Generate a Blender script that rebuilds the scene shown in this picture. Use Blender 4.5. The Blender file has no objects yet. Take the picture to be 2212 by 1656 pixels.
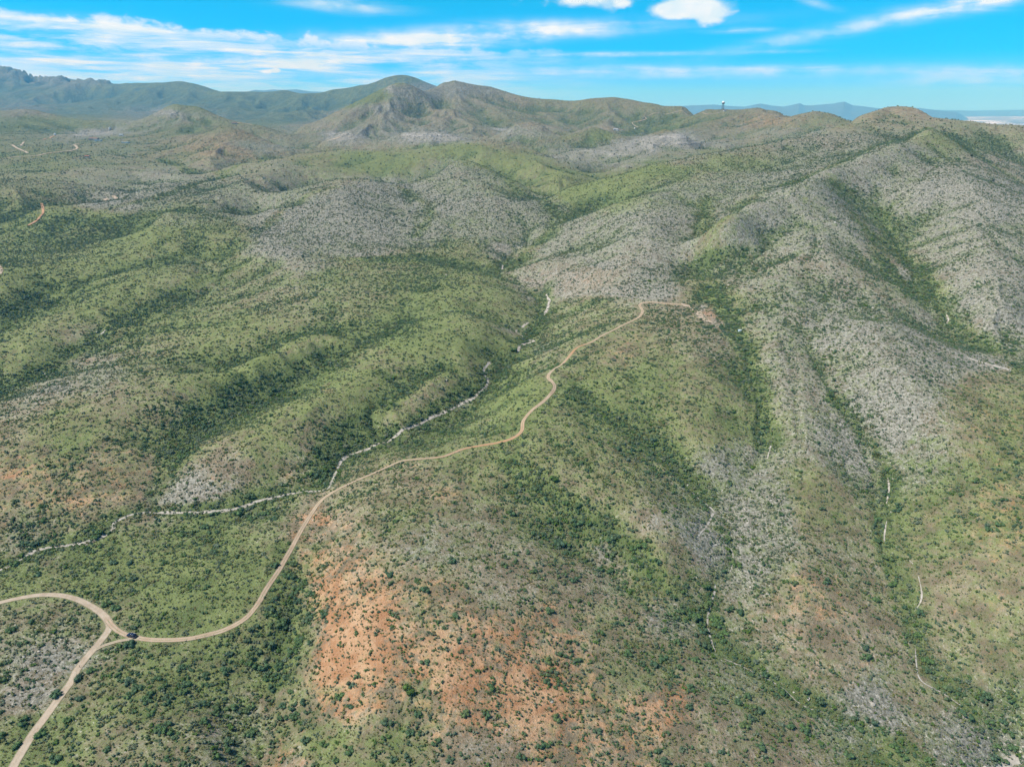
import bpy, bmesh, math, random
import numpy as np
from mathutils import Vector, Matrix
rnd = random.Random(7)
rng = np.random.default_rng(11)
S = bpy.context.scene
C = S.collection

# ------------------------------------------------------------------ camera, light, exposure
CAM_H = 230.0
PITCH = math.radians(21.37)
FPX = 1533.7                       # focal length in pixels of a 2212 px wide picture
cam_d = bpy.data.cameras.new('camera')
cam = bpy.data.objects.new('camera', cam_d)
C.objects.link(cam)
cam.location = (0, 0, CAM_H)
cam.rotation_euler = (math.radians(90) - PITCH, 0, 0)
cam_d.sensor_width = 36.0
cam_d.lens = 36.0 * FPX / 2212.0
cam_d.clip_start = 1.0
cam_d.clip_end = 200000.0
S.camera = cam

SUN_EL = math.radians(55)
SUN_AZ = math.radians(-101)         # measured from +Y towards +X: the sun stands to the left
sun_vec = Vector((math.sin(SUN_AZ) * math.cos(SUN_EL), math.cos(SUN_AZ) * math.cos(SUN_EL), math.sin(SUN_EL)))
sd = bpy.data.lights.new('sun', 'SUN')
sd.energy = 5.0
sd.angle = math.radians(0.5)
sd.color = (1.0, 0.98, 0.94)
sun = bpy.data.objects.new('sun', sd)
C.objects.link(sun)
sun.rotation_euler = sun_vec.to_track_quat('Z', 'Y').to_euler()
sun.location = (0, 0, 3000)

S.view_settings.view_transform = 'Standard'
S.view_settings.look = 'None'
S.view_settings.exposure = 0.27
S.view_settings.gamma = 1.0
S.view_settings.use_curve_mapping = False
S.render.engine = 'CYCLES'
S.cycles.max_bounces = 5
S.cycles.diffuse_bounces = 2
S.cycles.glossy_bounces = 1
S.cycles.transmission_bounces = 2
S.cycles.volume_bounces = 1
S.cycles.transparent_max_bounces = 6
S.cycles.caustics_reflective = False
S.cycles.caustics_refractive = False


class NT:
    """small helper to write node trees"""
    def __init__(self, tree):
        self.t = tree
        tree.nodes.clear()

    def n(self, kind, **kw):
        nd = self.t.nodes.new(kind)
        for k, v in kw.items():
            setattr(nd, k, v)
        return nd

    def put(self, sock, v):
        if isinstance(v, bpy.types.NodeSocket):
            self.t.links.new(v, sock)
        elif v is not None:
            if sock.type == 'RGBA' and not isinstance(v, (int, float)) and len(v) == 3:
                v = (*v, 1.0)
            sock.default_value = v

    def m(self, op, a, b=None, c=None, clamp=False):
        nd = self.n('ShaderNodeMath', operation=op, use_clamp=clamp)
        self.put(nd.inputs[0], a)
        self.put(nd.inputs[1], b)
        if c is not None:
            self.put(nd.inputs[2], c)
        return nd.outputs[0]

    def ramp(self, v, a, b, lo=0.0, hi=1.0, smooth=True):
        nd = self.n('ShaderNodeMapRange', interpolation_type='SMOOTHSTEP' if smooth else 'LINEAR')
        for i, x in zip((0, 1, 2, 3, 4), (v, a, b, lo, hi)):
            self.put(nd.inputs[i], x)
        return nd.outputs[0]

    def mix(self, f, a, b, mode='MIX'):
        nd = self.n('ShaderNodeMix', data_type='RGBA', blend_type=mode)
        self.put(nd.inputs[0], f)
        self.put(nd.inputs[6], a)
        self.put(nd.inputs[7], b)
        return nd.outputs[2]

    def noise(self, vec, scale, detail=4.0, rough=0.55, dist=0.0, dim='3D'):
        nd = self.n('ShaderNodeTexNoise', noise_dimensions=dim)
        self.put(nd.inputs['Vector'], vec)
        nd.inputs['Scale'].default_value = scale
        nd.inputs['Detail'].default_value = detail
        nd.inputs['Roughness'].default_value = rough
        nd.inputs['Distortion'].default_value = dist
        return nd.outputs[0]

    def voro(self, vec, scale, feature='F1', out=0, rand=1.0):
        nd = self.n('ShaderNodeTexVoronoi', feature=feature)
        self.put(nd.inputs['Vector'], vec)
        nd.inputs['Scale'].default_value = scale
        nd.inputs['Randomness'].default_value = rand
        return nd.outputs[out]

    def attr(self, name):
        return self.n('ShaderNodeAttribute', attribute_name=name).outputs['Fac']

    def xyz(self, x, y, z):
        nd = self.n('ShaderNodeCombineXYZ')
        for i, v in enumerate((x, y, z)):
            self.put(nd.inputs[i], v)
        return nd.outputs[0]


# ------------------------------------------------------------------ world: daylight sky with high cloud
w = bpy.data.worlds.new('World')
S.world = w
w.use_nodes = True
W = NT(w.node_tree)
sky = W.n('ShaderNodeTexSky', sky_type='NISHITA')
sky.sun_disc = False
sky.sun_elevation = SUN_EL
sky.sun_rotation = SUN_AZ
sky.altitude = 1300
sky.air_density = 1.0
sky.dust_density = 0.2
sky.ozone_density = 1.6
tc = W.n('ShaderNodeTexCoord')
sep = W.n('ShaderNodeSeparateXYZ')
W.put(sep.inputs[0], tc.outputs['Generated'])
dx, dy, dz = sep.outputs
az = W.m('ARCTAN2', dx, dy)
hor = W.m('SQRT', W.m('ADD', W.m('MULTIPLY', dx, dx), W.m('MULTIPLY', dy, dy)))
el = W.m('ARCTAN2', dz, hor)
PX = 1533.7


def sky_ang(u, v):
    """picture position (2212 x 1656) to azimuth and elevation of the sky there"""
    y = (828 - v) / FPX
    Y = math.cos(PITCH) + y * math.sin(PITCH)
    Z = -math.sin(PITCH) + y * math.cos(PITCH)
    X = (u - 1106) / FPX
    return math.atan2(X, Y), math.atan2(Z, math.hypot(X, Y))


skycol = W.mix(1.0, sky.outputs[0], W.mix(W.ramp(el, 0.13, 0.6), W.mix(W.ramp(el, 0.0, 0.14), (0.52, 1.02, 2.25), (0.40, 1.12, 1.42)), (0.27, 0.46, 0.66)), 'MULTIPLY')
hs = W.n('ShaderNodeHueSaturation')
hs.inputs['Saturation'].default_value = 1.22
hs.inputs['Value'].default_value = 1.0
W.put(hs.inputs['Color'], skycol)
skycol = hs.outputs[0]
# clouds: direction space, stretched along the horizon
cv = W.xyz(W.m('MULTIPLY', az, 1.0), W.m('MULTIPLY', el, 9.5), W.m('MULTIPLY', az, 0.35))
n1 = W.noise(cv, 7.0, 8.0, 0.62, 0.6)
n2 = W.noise(W.xyz(az, W.m('MULTIPLY', W.m('ADD', el, W.m('MULTIPLY', az, 0.02)), 16.0), 3.1), 5.0, 6.0, 0.6, 0.3)
nb = W.noise(W.xyz(az, W.m('MULTIPLY', el, 1.6), 1.7), 30.0, 6.0, 0.55, 0.2)


def blob(u, v, wu, wv, gain=1.0, tilt=0.0):
    a0, e0 = sky_ang(u, v)
    da = W.m('SUBTRACT', az, a0)
    de = W.m('SUBTRACT', W.m('SUBTRACT', el, e0), W.m('MULTIPLY', da, tilt))
    q = W.m('ADD', W.m('POWER', W.m('ABSOLUTE', W.m('DIVIDE', da, wu / PX)), 2.0),
            W.m('POWER', W.m('ABSOLUTE', W.m('DIVIDE', de, wv / PX)), 2.0))
    return W.m('MULTIPLY', W.m('EXPONENT', W.m('MULTIPLY', q, -1.0)), gain)


def total(items):
    s = items[0]
    for i in items[1:]:
        s = W.m('ADD', s, i)
    return s


# veil of cirrus: its upper edge falls from upper left towards the centre
a_l, e_l = sky_ang(0, 12)
a_r, e_r = sky_ang(1000, 96)
slope = (e_r - e_l) / (a_r - a_l)
edge = W.m('ADD', W.m('MULTIPLY', W.m('SUBTRACT', az, a_l), slope), e_l)
under = W.m('SUBTRACT', W.m('ADD', edge, W.m('MULTIPLY', W.m('SUBTRACT', nb, 0.5), 0.03)), el)
veil_top = W.ramp(under, -0.001, 0.010)
veil_low = W.ramp(el, sky_ang(300, 215)[1], sky_ang(300, 120)[1], 0.35, 1.0)
veil_right = W.ramp(az, sky_ang(700, 100)[0], sky_ang(1500, 100)[0], 1.0, 0.0)
veil = W.m('MULTIPLY', W.m('MULTIPLY', veil_top, veil_low), veil_right)
veil = W.m('MULTIPLY', veil, W.m('ADD', W.ramp(n1, 0.36, 0.62, 0.22, 0.92), W.ramp(n2, 0.42, 0.66, -0.2, 0.5)))
rim = W.m('MULTIPLY', W.m('MULTIPLY', W.ramp(under, -0.001, 0.007), W.ramp(under, 0.026, 0.009)), veil_right)
rim = W.m('MULTIPLY', rim, W.ramp(nb, 0.35, 0.6, 0.15, 0.75))
# single streaks and small clouds seen in the sky
streak = total([blob(1090, 78, 300, 12, 0.8, 0.05), blob(950, 90, 90, 11, 0.8), blob(800, 92, 190, 14, 0.5),
                blob(1040, 66, 200, 12, 0.5, 0.04), blob(820, 126, 280, 7, 0.75), blob(430, 132, 230, 8, 0.9),
                blob(1290, 118, 170, 4, 0.6), blob(1990, 30, 260, 11, 0.72, 0.16), blob(2120, 8, 110, 12, 0.7, 0.08),
                blob(745, 14, 90, 9, 0.75, -0.05), blob(60, 60, 160, 20, 0.4), blob(1170, 55, 110, 10, 0.35),
                blob(1600, 66, 50, 4, 0.5), blob(1500, 160, 420, 9, 0.35), blob(1650, 150, 150, 5, 0.35),
                blob(2150, 165, 200, 16, 0.45), blob(300, 155, 300, 14, 0.35), blob(820, 160, 300, 10, 0.35),
                blob(1260, 150, 300, 8, 0.35), blob(1680, 112, 60, 3, 0.25), blob(1765, 8, 30, 6, 0.4, -0.3)])
streak = W.m('MULTIPLY', streak, W.ramp(W.m('ADD', n1, W.m('MULTIPLY', nb, 0.5)), 0.5, 0.98, 0.15, 1.15))
puff = total([blob(1495, 16, 62, 17, 2.2), blob(1535, 38, 30, 15, 1.6), blob(1450, 22, 34, 14, 1.1), blob(1270, 3, 75, 12, 1.6),
              blob(1345, 8, 16, 10, 0.8), blob(598, 152, 12, 6, 1.5), blob(575, 155, 20, 5, 1.0), blob(478, 149, 10, 4, 0.6),
              blob(965, 90, 40, 8, 0.9), blob(550, 166, 18, 3, 0.6)])
puff = W.ramp(W.m('ADD', puff, W.m('MULTIPLY', W.m('SUBTRACT', nb, 0.5), 2.2)), 0.35, 1.5, 0.0, 1.0)
puff = W.m('MULTIPLY', puff, W.ramp(el, 0.0, 0.01))
# elsewhere: the same loose cirrus goes on round the sky
far = W.ramp(W.m('ABSOLUTE', az), 0.75, 1.1)
high = W.ramp(el, 0.15, 0.3)
other = W.m('MULTIPLY', W.m('MAXIMUM', far, high), W.ramp(n1, 0.5, 0.75, 0.0, 0.7))
cl = W.m('MAXIMUM', W.m('MAXIMUM', veil, rim), W.m('MAXIMUM', streak, W.m('MAXIMUM', puff, other)))
cl = W.m('MINIMUM', cl, 0.97)
cl = W.m('MAXIMUM', cl, 0.0)
cloudcol = W.mix(W.ramp(nb, 0.3, 0.7), (6.8, 8.6, 9.6), (9.0, 9.6, 9.9))
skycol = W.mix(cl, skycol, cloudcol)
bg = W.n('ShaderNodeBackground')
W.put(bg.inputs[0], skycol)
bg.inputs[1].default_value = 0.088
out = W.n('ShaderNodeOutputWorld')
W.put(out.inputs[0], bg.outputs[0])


# ------------------------------------------------------------------ geometry of the view, used once to find where things stand
def ray(u, v):
    y = (828 - v) / FPX
    Y = math.cos(PITCH) + y * math.sin(PITCH)
    Z = -math.sin(PITCH) + y * math.cos(PITCH)
    return (u - 1106) / FPX / Y, Z / Y            # lateral and vertical run per metre forward


PTS = []      # a, ln y, z
CREST = []


def add_line(pts, kind, drop=0.0, back=1.10, front=None):
    """a line of the land: ridge, valley floor or break of slope; kind 'z' gives heights, 'y' forward distances"""
    q = []
    for (u, v, k) in pts:
        a, e = ray(u, v)
        if kind == 'z':
            z = k
            y = (z - CAM_H) / e
        else:
            y = k
            z = CAM_H + e * y
        q.append((a, math.log(y), z))
    if len(q) == 1:
        PTS.append(q[0])
    for (p0, p1) in zip(q, q[1:]):
        d = math.hypot(p1[0] - p0[0], p1[1] - p0[1])
        n = max(1, int(d / 0.045))
        for i in range(n + (p1 is q[-1])):
            t = i / n
            PTS.append(tuple(p0[j] + (p1[j] - p0[j]) * t for j in range(3)))
    if drop:
        for (p0, p1) in zip(q, q[1:]):
            for t in np.linspace(0, 1, 2 + int(abs(p1[0] - p0[0]) / 0.006)):
                CREST.append((p0[0] + (p1[0] - p0[0]) * t, p0[1] + (p1[1] - p0[1]) * t))
            d = math.hypot(p1[0] - p0[0], p1[1] - p0[1])
            n = max(1, int(d / 0.08))
            for i in range(n + 1):
                t = i / n
                P = [p0[j] + (p1[j] - p0[j]) * t for j in range(3)]
                PTS.append((P[0], P[1] + math.log(back), P[2] - drop))


# --- washes and gullies (drainage) near
add_line([(-120, 1275, -7), (0, 1225, -5), (100, 1182, -4.5), (213, 1162, -4), (247, 1135, -3.5), (333, 1105, -3), (447, 1103, -2.2), (593, 1072, -1), (707, 1055, 0),
          (733, 998, 1), (804, 963, 2), (904, 912, 4), (1000, 872, 6), (1054, 819, 8), (1060, 779, 10), (1134, 742, 12), (1115, 715, 14),
          (1177, 680, 17), (1180, 635, 20), (1084, 582, 27), (1147, 532, 38)], 'z')
add_line([(1147, 532, 1010), (1220, 480, 1120), (1270, 445, 1200), (1220, 412, 1290)], 'y')
add_line([(2090, 1760, -36), (2010, 1650, -30), (1900, 1570, -25), (1700, 1490, -18), (1560, 1400, -12), (1530, 1340, -9), (1540, 1260, -6), (1580, 1180, -1),
          (1500, 1085, 3), (1650, 960, 12), (1640, 860, 23), (1600, 740, 39), (1540, 600, 58)], 'z')
add_line([(2260, 1740, -46), (2170, 1620, -38), (2100, 1540, -30), (1990, 1420, -22), (1970, 1300, -15), (1910, 1170, -7), (1920, 1050, 3), (1890, 970, 12),
          (1800, 860, 28), (1740, 740, 45), (1730, 640, 60)], 'z')
add_line([(690, 1130, 3), (640, 1250, 0), (610, 1400, -4), (560, 1560, -8), (520, 1720, -10)], 'z')
add_line([(1100, 1000, 23), (1200, 1070, 15), (1350, 1180, 5), (1450, 1280, -2), (1530, 1345, -8)], 'z')
add_line([(1250, 850, 31), (1350, 930, 22), (1450, 985, 14), (1520, 1085, 4)], 'z')
# --- the low ridge that carries the track, and the flats beside it
add_line([(-60, 1310, 0), (110, 1284, 1), (238, 1345, 1), (290, 1372, 1), (400, 1380, 2), (530, 1335, 3), (600, 1235, 4), (645, 1155, 5), (715, 1065, 6), (800, 1025, 10), (870, 995, 15),
          (1000, 968, 21), (1120, 940, 27), (1190, 850, 33), (1184, 812, 36), (1250, 750, 39), (1310, 720, 41), (1385, 675, 44), (1500, 665, 46)], 'z')
add_line([(28, 1656, -2), (150, 1475, 0), (238, 1352, 1)], 'z')
add_line([(300, 1230, 0), (500, 1200, 1)], 'z')
add_line([(300, 1520, 2), (450, 1640, 0)], 'z')
add_line([(0, 1420, 2), (-100, 1560, 0)], 'z')
add_line([(1000, 985, 22), (930, 1100, 21), (850, 1250, 18), (800, 1400, 13), (850, 1560, 7), (900, 1700, 2)], 'z')
add_line([(760, 1120, 14), (720, 1220, 10)], 'z')
add_line([(1130, 1180, 15), (1180, 1350, 9), (1200, 1500, 3), (1250, 1700, -4)], 'z')
add_line([(1160, 930, 30), (1300, 1060, 20), (1430, 1180, 10)], 'z')
add_line([(1290, 760, 41), (1420, 850, 33), (1500, 960, 20), (1550, 1020, 11)], 'z')
add_line([(1500, 668, 47), (1550, 760, 40), (1590, 860, 27)], 'z')
add_line([(1350, 1400, 0), (1550, 1520, -9), (1750, 1650, -18)], 'z')
add_line([(1690, 640, 61), (1690, 760, 43), (1710, 900, 25), (1750, 1000, 13), (1720, 1100, 5), (1730, 1230, -3), (1770, 1350, -10), (1880, 1490, -20), (2060, 1640, -31)], 'z')
add_line([(1880, 700, 62), (1920, 800, 47), (2010, 900, 32), (2060, 1010, 18), (2060, 1150, 4), (2100, 1280, -6), (2190, 1430, -17), (2270, 1580, -30)], 'z')
add_line([(2330, 1050, 26), (2360, 1300, 6)], 'z')
# --- slopes beyond the wash, to the left: low parallel spurs with draws between them
add_line([(-60, 1110, 4), (100, 1085, 5), (200, 1075, 4)], 'z')
add_line([(-100, 990, 15), (0, 965, 17), (150, 930, 20), (300, 880, 23), (450, 820, 26), (600, 770, 30), (700, 730, 32)], 'z')
add_line([(350, 1065, 1), (380, 1000, 5), (420, 920, 8), (500, 865, 12), (640, 795, 18), (760, 742, 23), (900, 690, 27)], 'z')
add_line([(440, 1040, 9), (560, 940, 18), (700, 880, 23), (850, 780, 28), (950, 735, 31), (1030, 690, 33)], 'z')
add_line([(700, 1005, 2), (730, 950, 7), (800, 895, 12), (880, 840, 17), (960, 790, 21)], 'z')
add_line([(860, 905, 11), (940, 830, 20), (1060, 710, 27)], 'z')
add_line([(-80, 885, -4), (0, 848, 0), (80, 809, 4), (200, 735, 12), (233, 715, 15), (333, 659, 22), (450, 602, 30), (520, 570, 35)], 'z')
add_line([(-60, 890, 8), (0, 872, 9), (130, 822, 14), (260, 790, 18), (400, 765, 22), (560, 700, 29), (700, 655, 35)], 'z')
add_line([(-60, 790, 14), (60, 755, 18), (160, 690, 24), (260, 640, 31), (400, 588, 38)], 'z')
add_line([(-60, 735, 10), (0, 705, 17), (67, 645, 25), (113, 619, 29), (250, 590, 35), (400, 545, 42)], 'z')
add_line([(-60, 680, 28), (0, 640, 34), (150, 575, 40), (300, 545, 45), (450, 530, 47)], 'z')
add_line([(500, 820, 14), (560, 780, 18), (620, 740, 23), (760, 700, 28)], 'z')
add_line([(600, 700, 30), (760, 650, 35), (940, 600, 38), (1040, 600, 36)], 'z')
add_line([(900, 680, 31), (1000, 650, 33), (1100, 640, 29)], 'z')
add_line([(-60, 560, 30), (120, 530, 36), (300, 500, 44)], 'z')
add_line([(-60, 480, 46), (100, 460, 52), (200, 440, 58)], 'z')
# --- grey hills right
add_line([(2330, 870, 470), (2212, 800, 520), (2050, 690, 640), (1996, 608, 730), (1931, 533, 850), (1906, 478, 930), (1850, 430, 980), (1800, 392, 1000)], 'y')
add_line([(2006, 279, 1200), (1930, 310, 1130), (1860, 336, 1080), (1796, 365, 1020), (1700, 405, 930), (1620, 440, 870), (1560, 480, 810)], 'y', 16, 1.06)
add_line([(1531, 560, 800), (1531, 522, 870), (1522, 470, 970), (1528, 428, 1080), (1600, 385, 1190), (1700, 350, 1300), (1800, 318, 1400)], 'y')
add_line([(1790, 380, 1000), (1786, 420, 930), (1780, 460, 868), (1760, 510, 795), (1735, 580, 715)], 'y')
add_line([(1690, 450, 865), (1650, 520, 812), (1600, 565, 775)], 'y')
add_line([(1860, 490, 865), (1900, 560, 775), (1935, 620, 700), (1950, 680, 635)], 'y')
add_line([(2006, 279, 1200), (1990, 350, 1090), (1990, 410, 970)], 'y')
add_line([(2060, 340, 1110), (2090, 410, 935), (2110, 450, 870)], 'y')
add_line([(2200, 440, 885), (2330, 500, 800)], 'y')
add_line([(2030, 480, 870), (2050, 540, 790), (2020, 590, 740)], 'y')
add_line([(2180, 500, 815), (2116, 503, 795), (2115, 560, 725), (2120, 640, 645), (2140, 680, 605)], 'y')
add_line([(2240, 560, 740), (2240, 700, 600)], 'y')
add_line([(2006, 279, 1200), (2040, 292, 1200), (2080, 318, 1180), (2140, 358, 1140), (2212, 403, 1100), (2330, 480, 1040)], 'y', 20, 1.06)
add_line([(2100, 296, 1480), (2212, 340, 1380)], 'y')
add_line([(2380, 290, 1500), (2212, 272, 1600), (2100, 262, 1600), (2040, 256, 1650), (1990, 238, 1750), (1970, 231, 1790), (1950, 228, 1800), (1915, 232, 1800), (1880, 245, 1780), (1845, 257, 1750)], 'y', 45)
add_line([(1950, 232, 1790), (1950, 265, 1600)], 'y')
add_line([(1300, 386, 1300), (1400, 356, 1350), (1500, 336, 1400), (1600, 320, 1450), (1700, 300, 1500), (1800, 275, 1600), (1850, 259, 1720)], 'y', 45, 1.08)
add_line([(1406, 433, 1040), (1380, 480, 930), (1390, 540, 830), (1370, 590, 770)], 'y')
add_line([(1406, 433, 1040), (1470, 400, 1160), (1560, 365, 1270)], 'y')
add_line([(1290, 470, 1060), (1300, 530, 930), (1270, 580, 830)], 'y')
add_line([(1450, 620, 720), (1300, 630, 740), (1230, 600, 820), (1180, 560, 920)], 'y')
# --- grey hills centre left
add_line([(990, 345, 1500), (1030, 400, 1320), (1070, 450, 1180), (1080, 500, 1070), (1060, 560, 960)], 'y')
add_line([(990, 345, 1500), (930, 385, 1400), (880, 400, 1380)], 'y', 25)
add_line([(990, 345, 1500), (1060, 365, 1480), (1130, 400, 1400), (1180, 430, 1300)], 'y', 25)
add_line([(870, 402, 1380), (930, 460, 1190), (900, 510, 1060), (870, 530, 1010)], 'y')
add_line([(560, 480, 1130), (600, 430, 1280), (640, 408, 1360), (700, 392, 1400), (780, 386, 1370), (850, 398, 1370)], 'y', 25)
add_line([(780, 388, 1360), (740, 440, 1200), (700, 500, 1060)], 'y')
add_line([(555, 515, 1010), (620, 552, 920), (750, 545, 950), (880, 538, 980), (1000, 560, 950), (1070, 580, 930)], 'y')
# --- green ridge behind them
add_line([(500, 362, 1640), (560, 350, 1720), (650, 336, 1850), (750, 322, 1950), (850, 325, 1900), (930, 318, 1850), (1000, 306, 1850), (1045, 300, 1880), (1100, 308, 1880), (1160, 325, 1850), (1250, 362, 1700), (1312, 386, 1560)], 'y', 45, 1.09)
add_line([(1045, 300, 1880), (1120, 350, 1650), (1200, 400, 1440)], 'y')
add_line([(650, 336, 1850), (700, 370, 1600)], 'y')
# --- left middle ground
add_line([(-60, 360, 1750), (100, 362, 1720), (230, 345, 1900), (350, 350, 1950)], 'y')
add_line([(40, 420, 1330), (180, 380, 1560), (330, 370, 1650), (420, 380, 1600)], 'y')
add_line([(100, 445, 1240), (250, 433, 1290), (300, 412, 1380), (340, 395, 1480), (380, 378, 1600)], 'y', 12, 1.07)
add_line([(340, 440, 1270), (430, 405, 1430), (460, 380, 1600)], 'y')
add_line([(330, 470, 1130), (480, 430, 1280), (560, 400, 1400), (620, 370, 1560)], 'y')
add_line([(350, 500, 1040), (480, 500, 1050), (560, 505, 1050)], 'y')
add_line([(300, 372, 1640), (400, 376, 1650), (450, 372, 1690), (560, 352, 1800), (640, 334, 1960)], 'y')
add_line([(480, 273, 2300), (440, 285, 2280), (390, 310, 2180), (340, 340, 2000)], 'y')
add_line([(480, 273, 2300), (520, 280, 2320), (570, 300, 2280), (620, 325, 2150)], 'y', 40)
add_line([(480, 273, 2300), (470, 310, 2060), (460, 345, 1850)], 'y')
# rocky hill and land behind it
add_line([(375, 224, 3000), (400, 228, 3000), (430, 230, 3000), (460, 245, 2950), (510, 262, 2850), (560, 272, 2800), (620, 296, 2700)], 'y', 60)
add_line([(375, 224, 3000), (340, 240, 2980), (290, 262, 2900), (240, 282, 2750)], 'y', 50)
add_line([(-80, 242, 3500), (0, 240, 3500), (40, 236, 3500), (75, 237, 3500), (130, 250, 3400), (200, 262, 3300), (260, 258, 3400), (300, 262, 3300)], 'y', 60)
add_line([(-60, 300, 2500), (100, 295, 2550), (230, 300, 2450)], 'y')
add_line([(0, 325, 2100), (200, 318, 2200), (320, 310, 2300)], 'y')
# --- the mountain
add_line([(600, 284, 2950), (650, 272, 3050), (720, 244, 3150), (765, 222, 3200), (800, 203, 3250), (835, 186, 3280), (860, 178, 3300), (880, 179, 3320), (900, 190, 3350), (930, 192, 3500),
          (950, 180, 3650), (975, 176, 3700), (1000, 180, 3700), (1060, 187, 3700), (1100, 200, 3700), (1130, 208, 3650), (1200, 215, 3600), (1245, 218, 3550), (1280, 212, 3500),
          (1330, 210, 3480), (1370, 217, 3450), (1420, 225, 3350), (1480, 230, 3200), (1530, 236, 3000), (1560, 236, 2900), (1600, 236, 2850), (1650, 235, 2850), (1690, 244, 2750), (1712, 254, 2600),
          (1750, 250, 2400), (1780, 245, 2350), (1805, 248, 2300), (1835, 260, 2200)], 'y', 110)
add_line([(870, 180, 3310), (850, 225, 3050), (800, 265, 2800), (770, 292, 2650)], 'y')
add_line([(965, 178, 3680), (960, 220, 3250), (1000, 260, 2900), (1040, 290, 2600)], 'y')
add_line([(905, 196, 3380), (900, 240, 3120), (860, 280, 2820), (830, 300, 2620)], 'y')
add_line([(1060, 190, 3650), (1050, 230, 3250), (1090, 268, 2900)], 'y')
add_line([(1200, 217, 3580), (1180, 255, 3100), (1230, 285, 2800), (1330, 292, 2750), (1400, 285, 2800)], 'y')
add_line([(1320, 212, 3480), (1330, 245, 3150), (1420, 262, 3000), (1480, 250, 3080)], 'y')
add_line([(1600, 240, 2800), (1570, 275, 2430), (1590, 295, 2250)], 'y')
add_line([(1480, 280, 2500), (1440, 278, 2550)], 'y')
# --- knolls in front of it
add_line([(700, 304, 2350), (725, 292, 2350), (752, 286, 2350), (785, 296, 2330), (800, 305, 2320)], 'y', 35, 1.06)
add_line([(830, 304, 2280), (860, 288, 2280), (915, 280, 2300), (970, 286, 2280), (1010, 300, 2230)], 'y', 40, 1.06)
add_line([(1078, 290, 2450), (1110, 270, 2470), (1140, 262, 2480), (1170, 268, 2470), (1210, 292, 2400)], 'y', 40, 1.07)
add_line([(1215, 300, 2350), (1250, 282, 2380), (1285, 274, 2400), (1325, 285, 2380), (1350, 298, 2320)], 'y', 40, 1.07)
add_line([(1320, 312, 2120), (1370, 300, 2150), (1440, 278, 2180), (1480, 295, 2100), (1525, 322, 1950)], 'y', 20, 1.06)
add_line([(1180, 330, 1980), (1250, 322, 2020), (1320, 330, 1950), (1400, 340, 1850), (1480, 335, 1850)], 'y')
add_line([(1260, 352, 1820), (1330, 366, 1680), (1400, 352, 1700)], 'y')
# --- far range on the left
FAR_SKY = [(-200, 160, 9500), (-90, 158, 9500), (0, 153, 9500), (17, 153, 9500), (33, 163, 9500), (43, 163, 9500), (60, 161, 9500), (80, 158, 9500), (100, 160, 9500), (133, 170, 9500), (143, 164, 9400), (160, 168, 9400),
           (173, 163, 9400), (197, 173, 9300), (227, 172, 9300), (253, 183, 9000), (300, 180, 8800), (367, 182, 8500), (397, 175, 8300), (433, 183, 8200), (487, 200, 8000), (500, 203, 8000),
           (550, 197, 7800), (617, 195, 7600), (650, 202, 7500), (693, 202, 7400), (717, 193, 7300), (787, 183, 7200), (807, 183, 7150), (827, 171, 7100), (860, 161, 7000), (887, 163, 7000), (917, 175, 6950),
           (947, 186, 6900), (990, 200, 6900), (1060, 225, 6800)]
add_line(FAR_SKY, 'y', 350, 1.14)
add_line([(-100, 225, 7200), (60, 200, 8000), (150, 195, 8200), (260, 215, 7600), (300, 235, 6600)], 'y')
add_line([(-100, 240, 6000), (80, 225, 6800), (200, 240, 6200), (330, 248, 5600), (420, 250, 5600)], 'y')
add_line([(397, 178, 8200), (360, 210, 7300), (310, 228, 6700)], 'y')
add_line([(433, 186, 8000), (480, 225, 6800), (500, 250, 5800)], 'y')
add_line([(550, 199, 7700), (580, 225, 6700), (560, 250, 5800)], 'y')
add_line([(617, 197, 7500), (650, 230, 6400), (600, 262, 5300)], 'y')
add_line([(717, 196, 7200), (690, 225, 6400), (720, 235, 6000)], 'y')
add_line([(860, 163, 6950), (820, 195, 6300), (760, 215, 6000)], 'y')
add_line([(400, 258, 4900), (520, 268, 4500), (600, 273, 4300), (650, 268, 4300)], 'y')
add_line([(-200, 246, 4700), (0, 246, 4700), (200, 262, 4200), (320, 262, 4200)], 'y')
# hidden land: beyond the skyline ridges it falls away to the plain
for a in np.arange(-1.0, 1.01, 0.1):
    if a > -0.05:
        for yy in (4700, 6500, 9000):
            PTS.append((a, math.log(yy), -60 - 0.02 * (yy - 4700)))
    for yy in (12000, 14500):
        PTS.append((a, math.log(yy), -160))
for a in np.arange(-1.5, 1.51, 0.25):
    PTS.append((a, math.log(95), 2 - 12 * max(a, 0)))
for yy, zl, zr in ((200, -4, -48), (300, 2, -10), (430, 6, 35), (600, 10, 45), (900, 30, 90), (1300, 60, 120), (2000, 90, 150), (3000, 120, 130), (4200, 150, 60)):
    PTS.append((-1.4, math.log(yy), zl))
    PTS.append((1.4, math.log(yy), zr))

# ------------------------------------------------------------------ height field
NX, NY = 760, 900
Y0, Y1 = 130.0, 14000.0


def half_w(lw):
    t = np.clip((lw - math.log(150)) / (math.log(900) - math.log(150)), 0, 1)
    return 1.32 - 0.50 * t


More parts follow.
